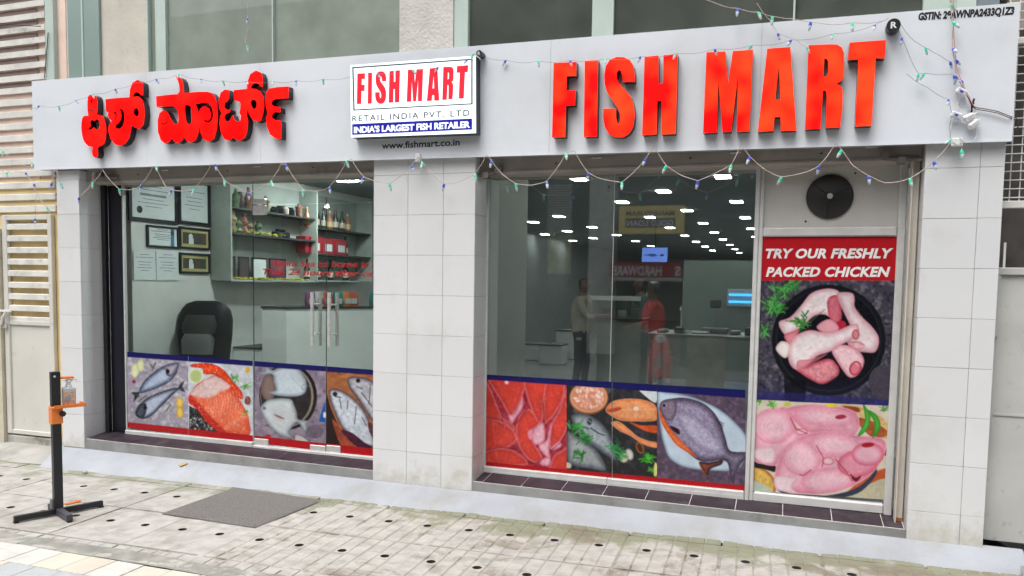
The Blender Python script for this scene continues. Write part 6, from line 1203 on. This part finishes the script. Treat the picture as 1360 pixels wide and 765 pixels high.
# ------------------------------------------------------------------ people
def person(label, loc, rz, shirt, trousers, hs=1.0, cap=None, mask=False, arms=None, sit=False, loose=1.0):
    root = tag(empty('person', loc), label, 'person'); root.rotation_euler.z = rz; root.scale = (hs, hs, hs)
    J = []; E_ = []; Rr = []
    def j(p, r, par=None):
        J.append(p); Rr.append(r)
        if par is not None: E_.append((par, len(J)-1))
        return len(J)-1
    pel = j((0, 0, .92), .135); wa = j((0, 0, 1.06), .125*loose, pel); ch = j((.01, 0, 1.27), .145*loose, wa); nb_ = j((0, 0, 1.42), .075, ch); nk = j((.015, 0, 1.485), .052, nb_)
    h1 = j((.03, 0, 1.56), .082, nk); h2 = j((.025, 0, 1.635), .092, h1); h3 = j((.01, 0, 1.70), .068, h2); j((.122, 0, 1.585), .014, h1)
    for s in (-1, 1):
        j((.01, s*.098, 1.59), .016, h1)
        if sit: k = [(.02, s*.10, .86), (.42, s*.13, .84), (.44, s*.15, .42), (.58, s*.16, .36)]
        else: k = [(0, s*.09, .86), (.02+.04*s, s*.105, .48), (-.02+.05*s, s*.11, .09), (.13+.05*s, s*.12, .035)]
        a = j(k[0], .105, pel); a = j(k[1], .068, a); a = j(k[2], .047, a); a = j(k[3], .04, a)
        ar = (arms or {}).get(s, [(.0, s*.185, 1.38), (-.02, s*.235, 1.12), (.06, s*.235, .88)])
        a = j(ar[0], .066, nb_); a = j(ar[1], .047, a); a = j(ar[2], .033, a); d = (Vector(ar[2])-Vector(ar[1])).normalized(); pm_ = Vector(ar[2])+d*.07; a = j(tuple(pm_), .034, a)
        sd_ = d.cross(Vector((0, 1, 0)) if abs(d.y) < .8 else Vector((1, 0, 0))).normalized()
        for q, ln in ((-.028, .06), (-.009, .075), (.010, .07), (.028, .055)):
            b = j(tuple(pm_+sd_*q+d*.035), .010, a); b = j(tuple(pm_+sd_*q+d*(.035+ln*.6)), .0085, b); j(tuple(pm_+sd_*q*.9+d*(.035+ln)+Vector((0, -s*.012, -.006))), .007, b)
        b = j(tuple(pm_+Vector((0, -s*.03, 0))+d*.0), .011, a); j(tuple(pm_+Vector((0, -s*.045, 0))+d*.04), .009, b)
    me = bpy.data.meshes.new('body'); me.from_pydata(J, E_, []); o = bpy.data.objects.new('body', me); COL.objects.link(o)
    sk = o.modifiers.new('skin', 'SKIN'); 
    for i, v in enumerate(me.skin_vertices[0].data): v.radius = (Rr[i], Rr[i]*(1.25 if i in (pel, wa, ch) else 1)); v.use_root = (i == 0)
    for i in (pel, wa, ch): me.skin_vertices[0].data[i].radius = (Rr[i]*1.22, Rr[i]*.85)
    ss = o.modifiers.new('sub', 'SUBSURF'); ss.levels = 2; ss.render_levels = 2
    dg = bpy.context.evaluated_depsgraph_get(); m2 = bpy.data.meshes.new_from_object(o.evaluated_get(dg)); bpy.data.objects.remove(o)
    m2.name = 'body'; m2.materials.clear()
    for x in (shirt, trousers, M_SKIN, M_HAIR, M_SHOE): m2.materials.append(x)
    for p in m2.polygons:
        c_ = p.center; arm = abs(c_.y) > .17 and c_.z > .8
        if c_.z > 1.44: k = 3 if (c_.z > 1.66 or (c_.x < .0 and c_.z > 1.53)) else 2
        elif sit and c_.z < .45: k = 4
        elif not sit and c_.z < .10: k = 4
        elif c_.z > .93 or arm: k = 0
        else: k = 1
        if arms or arm:
            for s in (-1, 1):
                ar = (arms or {}).get(s, [(.0, s*.185, 1.38), (-.02, s*.235, 1.12), (.06, s*.235, .88)]); mid = (Vector(ar[1])*.55+Vector(ar[2])*.45)
                if (c_-Vector(ar[2])).length < (mid-Vector(ar[2])).length*1.1 or (c_-Vector(ar[2])-(Vector(ar[2])-Vector(ar[1])).normalized()*.1).length < .2: k = 2
        p.material_index = k
    m2.polygons.foreach_set('use_smooth', [True]*len(m2.polygons))
    b = bpy.data.objects.new('body', m2); COL.objects.link(b); b.parent = root
    MB().lathe([(.001, -.004), (.009, 0), (.001, .004)], (.108, -.033, 1.605), 8, 'X').lathe([(.001, -.004), (.009, 0), (.001, .004)], (.108, .033, 1.605), 8, 'X').obj('eyes', M_HAIR, root)
    if cap: MB().lathe([(.098, 0), (.102, .03), (.09, .075), (.05, .10), (.01, .105)], (.012, 0, 1.645), 16).box(.06, .17, -.07, .07, 1.645, 1.655, b=.004).obj('cap', cap, root, True)
    if mask: MB().lathe([(.045, 0), (.05, .02), (.03, .045), (.01, .055)], (.080, 0, 1.545), 12, 'X').obj('face_mask', M_PAP, root, True)
    return root
M_SKIN = mat('brown_skin', (.13, .06, .035), .5, var=.1); M_HAIR = mat('black_hair', (.01, .009, .009), .6); M_SHOE = mat('dark_shoe', (.015, .013, .012), .5)
M_BEI = mat('beige_shirt', (.30, .28, .23), .8, var=.15, scale=9, bump=.3, bscale=14); M_DNM = mat('dark_trousers', (.03, .036, .05), .8, var=.2); M_REDS = mat('red_shirt', (.72, .03, .03), .7, var=.25, scale=9, bump=.3, bscale=14)
person('man in a beige shirt and dark trousers leaning at the counter inside', (.47, 4.7, .1), .1, M_BEI, M_DNM, .915, arms={-1: [(.0, -.185, 1.37), (.10, -.21, 1.14), (.34, -.12, 1.16)], 1: [(.0, .185, 1.38), (-.06, .24, 1.12), (-.04, .22, .88)]}, loose=1.12)
person('dark haired man standing behind the pale counter inside', (1.0, 6.1, .1), math.radians(200), mat('teal_shirt', (.06, .12, .13), .8), M_DNM, .92)
person('person in red shirt, cap and white face mask beside the scooter', (1.04, -6.6, -.16), math.radians(180), M_REDS, M_BLACK, 1.03, cap=M_LEG, mask=True, arms={-1: [(.0, -.185, 1.37), (.08, -.22, 1.12), (.30, -.16, 1.05)], 1: [(.0, .185, 1.38), (.06, .22, 1.12), (.26, .18, 1.02)]}, loose=1.2)
# scooter beside the person (seen in the glass)
sc_ = tag(empty('scooter', (1.16, -6.35, -.16)), 'red motor scooter parked in the street facing the shop', 'scooter'); sc_.rotation_euler.z = math.radians(78)
M_RP = mat('red_scooter_paint', (.55, .01, .02), .2, coat=.6); M_TY = mat('tyre_rubber', (.015, .015, .015), .8)
for x in (-.6, .6): MB().lathe([(.12, -.045), (.21, -.05), (.225, 0), (.21, .05), (.12, .045)], (x, 0, .225), 20, 'Y').obj('wheel', M_TY, sc_, True); MB().lathe([(.10, -.04), (.12, -.03), (.12, .03), (.10, .04)], (x, 0, .225), 14, 'Y').obj('rim', M_SST, sc_)
loft([(-.45, 0, .42, .34, .13, .6), (-.45, 0, .58, .36, .15, .6), (-.42, 0, .70, .32, .12, .6)]).obj('rear_body', M_RP, sc_, True); loft([(-.38, 0, .71, .33, .13, .6), (-.36, 0, .78, .34, .12, .6), (-.36, 0, .80, .26, .09, .7)]).obj('seat', M_LEA, sc_, True)
MB().box(-.2, .3, -.14, .14, .28, .34, b=.02).obj('floor_board', M_BLACK, sc_); loft([(.38, 0, .28, .05, .17, .6), (.44, 0, .6, .06, .19, .6), (.42, 0, .9, .07, .12, .6), (.36, 0, 1.0, .06, .08, .7)]).obj('front_shield', M_RP, sc_, True)
loft([(.6, 0, .40, .2, .08, .6), (.6, 0, .47, .18, .07, .6), (.58, 0, .5, .1, .04, .8)]).obj('mudguard', M_RP, sc_, True); MB().tube([(.6, 0, .225), (.42, 0, .95)], .03, 8).obj('fork', M_SST, sc_); MB().tube([(.30, -.34, 1.04), (.36, -.1, 1.0), (.36, .1, 1.0), (.30, .34, 1.04)], .018, 8).obj('handlebar', M_BLACK, sc_)
MB().lathe([(.07, 0), (.08, .03), (.04, .06)], (.44, 0, .93), 14, 'X').obj('headlight', M_PAP, sc_, True)
for s in (-1, 1): MB().tube([(.33, s*.3, 1.04), (.32, s*.36, 1.2)], .006, 6).lathe([(.005, 0), (.055, .01), (.005, .02)], (.32, s*.36, 1.24), 10, 'X').obj('mirror', M_BLACK, sc_)
# ------------------------------------------------------------------ the other side of the street (reflected in the glass)
OY = -14
ob = tag(empty('opposite_building', (0, OY-4, -.16)), 'grey building across the street mirrored in the shop glass', 'building')
M_OB = mat('weathered_grey_facade', (.09, .09, .088), .9, var=.3, scale=.8); M_OB2 = mat('pale_facade_pillar', (.55, .55, .52), .7)
local(MB().box(-45, 16, OY-6, OY, -.2, 9.5).obj('facade', M_OB, ob), ob)
for x0, x1 in ((-1.75, -1.1), (-12.5, -11.2), (5.0, 5.6), (-20, -19)): local(MB().box(x0, x1, OY+.01, OY+.4, -.2, 4.3).obj('pillar', M_OB2, ob), ob)
local(MB().box(-45, -3.5, OY+.01, OY+.9, 4.4, 4.6).obj('canopy', M_OB2, ob), ob)
for x in (-6.5, -3.5, 1.5, 4.5, 8):
    for z in (5.4, 7.6): o = MB().box(x-.8, x+.8, OY+.002, OY+.05, z, z+1.4).obj('window', M_BLACK, ob); local(o, ob); o = MB().box(x-.85, x+.85, OY+.051, OY+.10, z+1.4, z+1.48).obj('window_hood', M_OB2, ob); local(o, ob)
mb = MB()
for k in range(20): mb.box(-2.945, -2.29, OY+.05, OY+.09, 2.90+k*.064, 2.90+k*.064+.034)
o = local(mb.obj('slatted_screen', M_OB2, ob), ob); o['kind'] = 'stuff'
for x0, x1 in ((-1.0, .7), (1.2, 4.6), (-7.5, -4.6)): local(MB().box(x0, x1, OY+.003, OY+.06, -.1, 1.6).obj('shop_opening', mat('dim_shop_opening', (.05, .05, .048), .8), ob), ob)
yb_ = tag(MB().box(-2.9, -2.27, OY+.12, OY+.16, 1.85, 2.86).obj('advert_board', mat('yellow_green_board', (.42, .40, .22), .6, var=.5, scale=4)), 'yellow green advert board across the street', 'sign')
gs = tag(empty('gold_loan_sign', (-.16, OY+.2, 2.84)), 'yellow MANAPPURAM GOLD LOAN signboard across the street, mirrored in the glass', 'sign')
local(MB().box(-.963, .635, OY+.45, OY+.55, 2.84, 3.52, b=.01).obj('board', mat('golden_board', (.88, .66, .18), .5), gs), gs)
local(MB().box(-.80, .42, OY+.551, OY+.556, 2.99, 3.22).obj('name_band', mat('maroon_band', (.10, .02, .06), .5), gs), gs)
split_islands(local(text('lettering', 'GOLD LOAN', (.38, 3.03), (-.76, 3.03), .15, OY+.5575, M_TX_WHT, gs, bold=.02), gs)); split_islands(local(text('lettering', 'MANAPPURAM', (.40, 3.28), (-.78, 3.28), .12, OY+.5575, bpy.data.materials['maroon_band'], gs, bold=.02), gs))
hw = tag(empty('hardware_sign', (-.2, OY+.2, 1.7)), 'dark red HARDWARE signboard across the street, mirrored in the glass', 'sign')
local(MB().box(-1.14, .62, OY+.45, OY+.53, 1.78, 2.14, b=.01).obj('board', mat('dark_red_board', (.40, .03, .05), .5), hw), hw); local(MB().box(-1.14, .62, OY+.45, OY+.53, 1.69, 1.777).obj('lower_strip', M_OB2, hw), hw)
split_islands(local(text('lettering', 'HARDWARE', (.12, 1.82), (-1.09, 1.82), .25, OY+.5315, M_TX_WHT, hw, bold=.03), hw)); split_islands(local(text('lettering', 'S', (.58, 1.82), (.44, 1.82), .25, OY+.5315, M_TX_WHT, hw, bold=.03), hw))

# counter clutter in the hall
R9 = random.Random(12); nb9 = 0
for x, y, z in [(.72, 5.1, 1.131), (.9, 5.25, 1.131), (1.1, 5.15, 1.131)]:
    w9, d9, h9 = R9.uniform(.05, .09), R9.uniform(.04, .08), R9.uniform(.05, .16); o = MB().box(-w9, w9, -d9, d9, 0, h9, b=.01).obj('counter_box', [M_BLACK, M_PAP, M_LEG][nb9]); o.location = (x, y, z)
    tag(o, ['black card machine on the pale counter inside', 'white paper stack on the pale counter inside', 'grey till box at the right of the pale counter'][nb9], 'counter item'); nb9 += 1
fc = tag(empty('tap', (1.75, 4.8, 1.0)), 'steel tap standing at the rear of the steel table', 'tap'); MB().tube([(0, 0, 0), (0, 0, .25), (0, -.04, .30), (0, -.10, .30), (0, -.12, .26)], .012, 8).obj('spout', M_STEEL, fc, True); MB().box(-.03, .03, -.02, .02, 0, .04, b=.01).obj('base', M_SST, fc)
for k, (x, m9) in enumerate([(2.9, M_RBX), (3.1, M_LEG), (3.3, M_PAP)]): pass
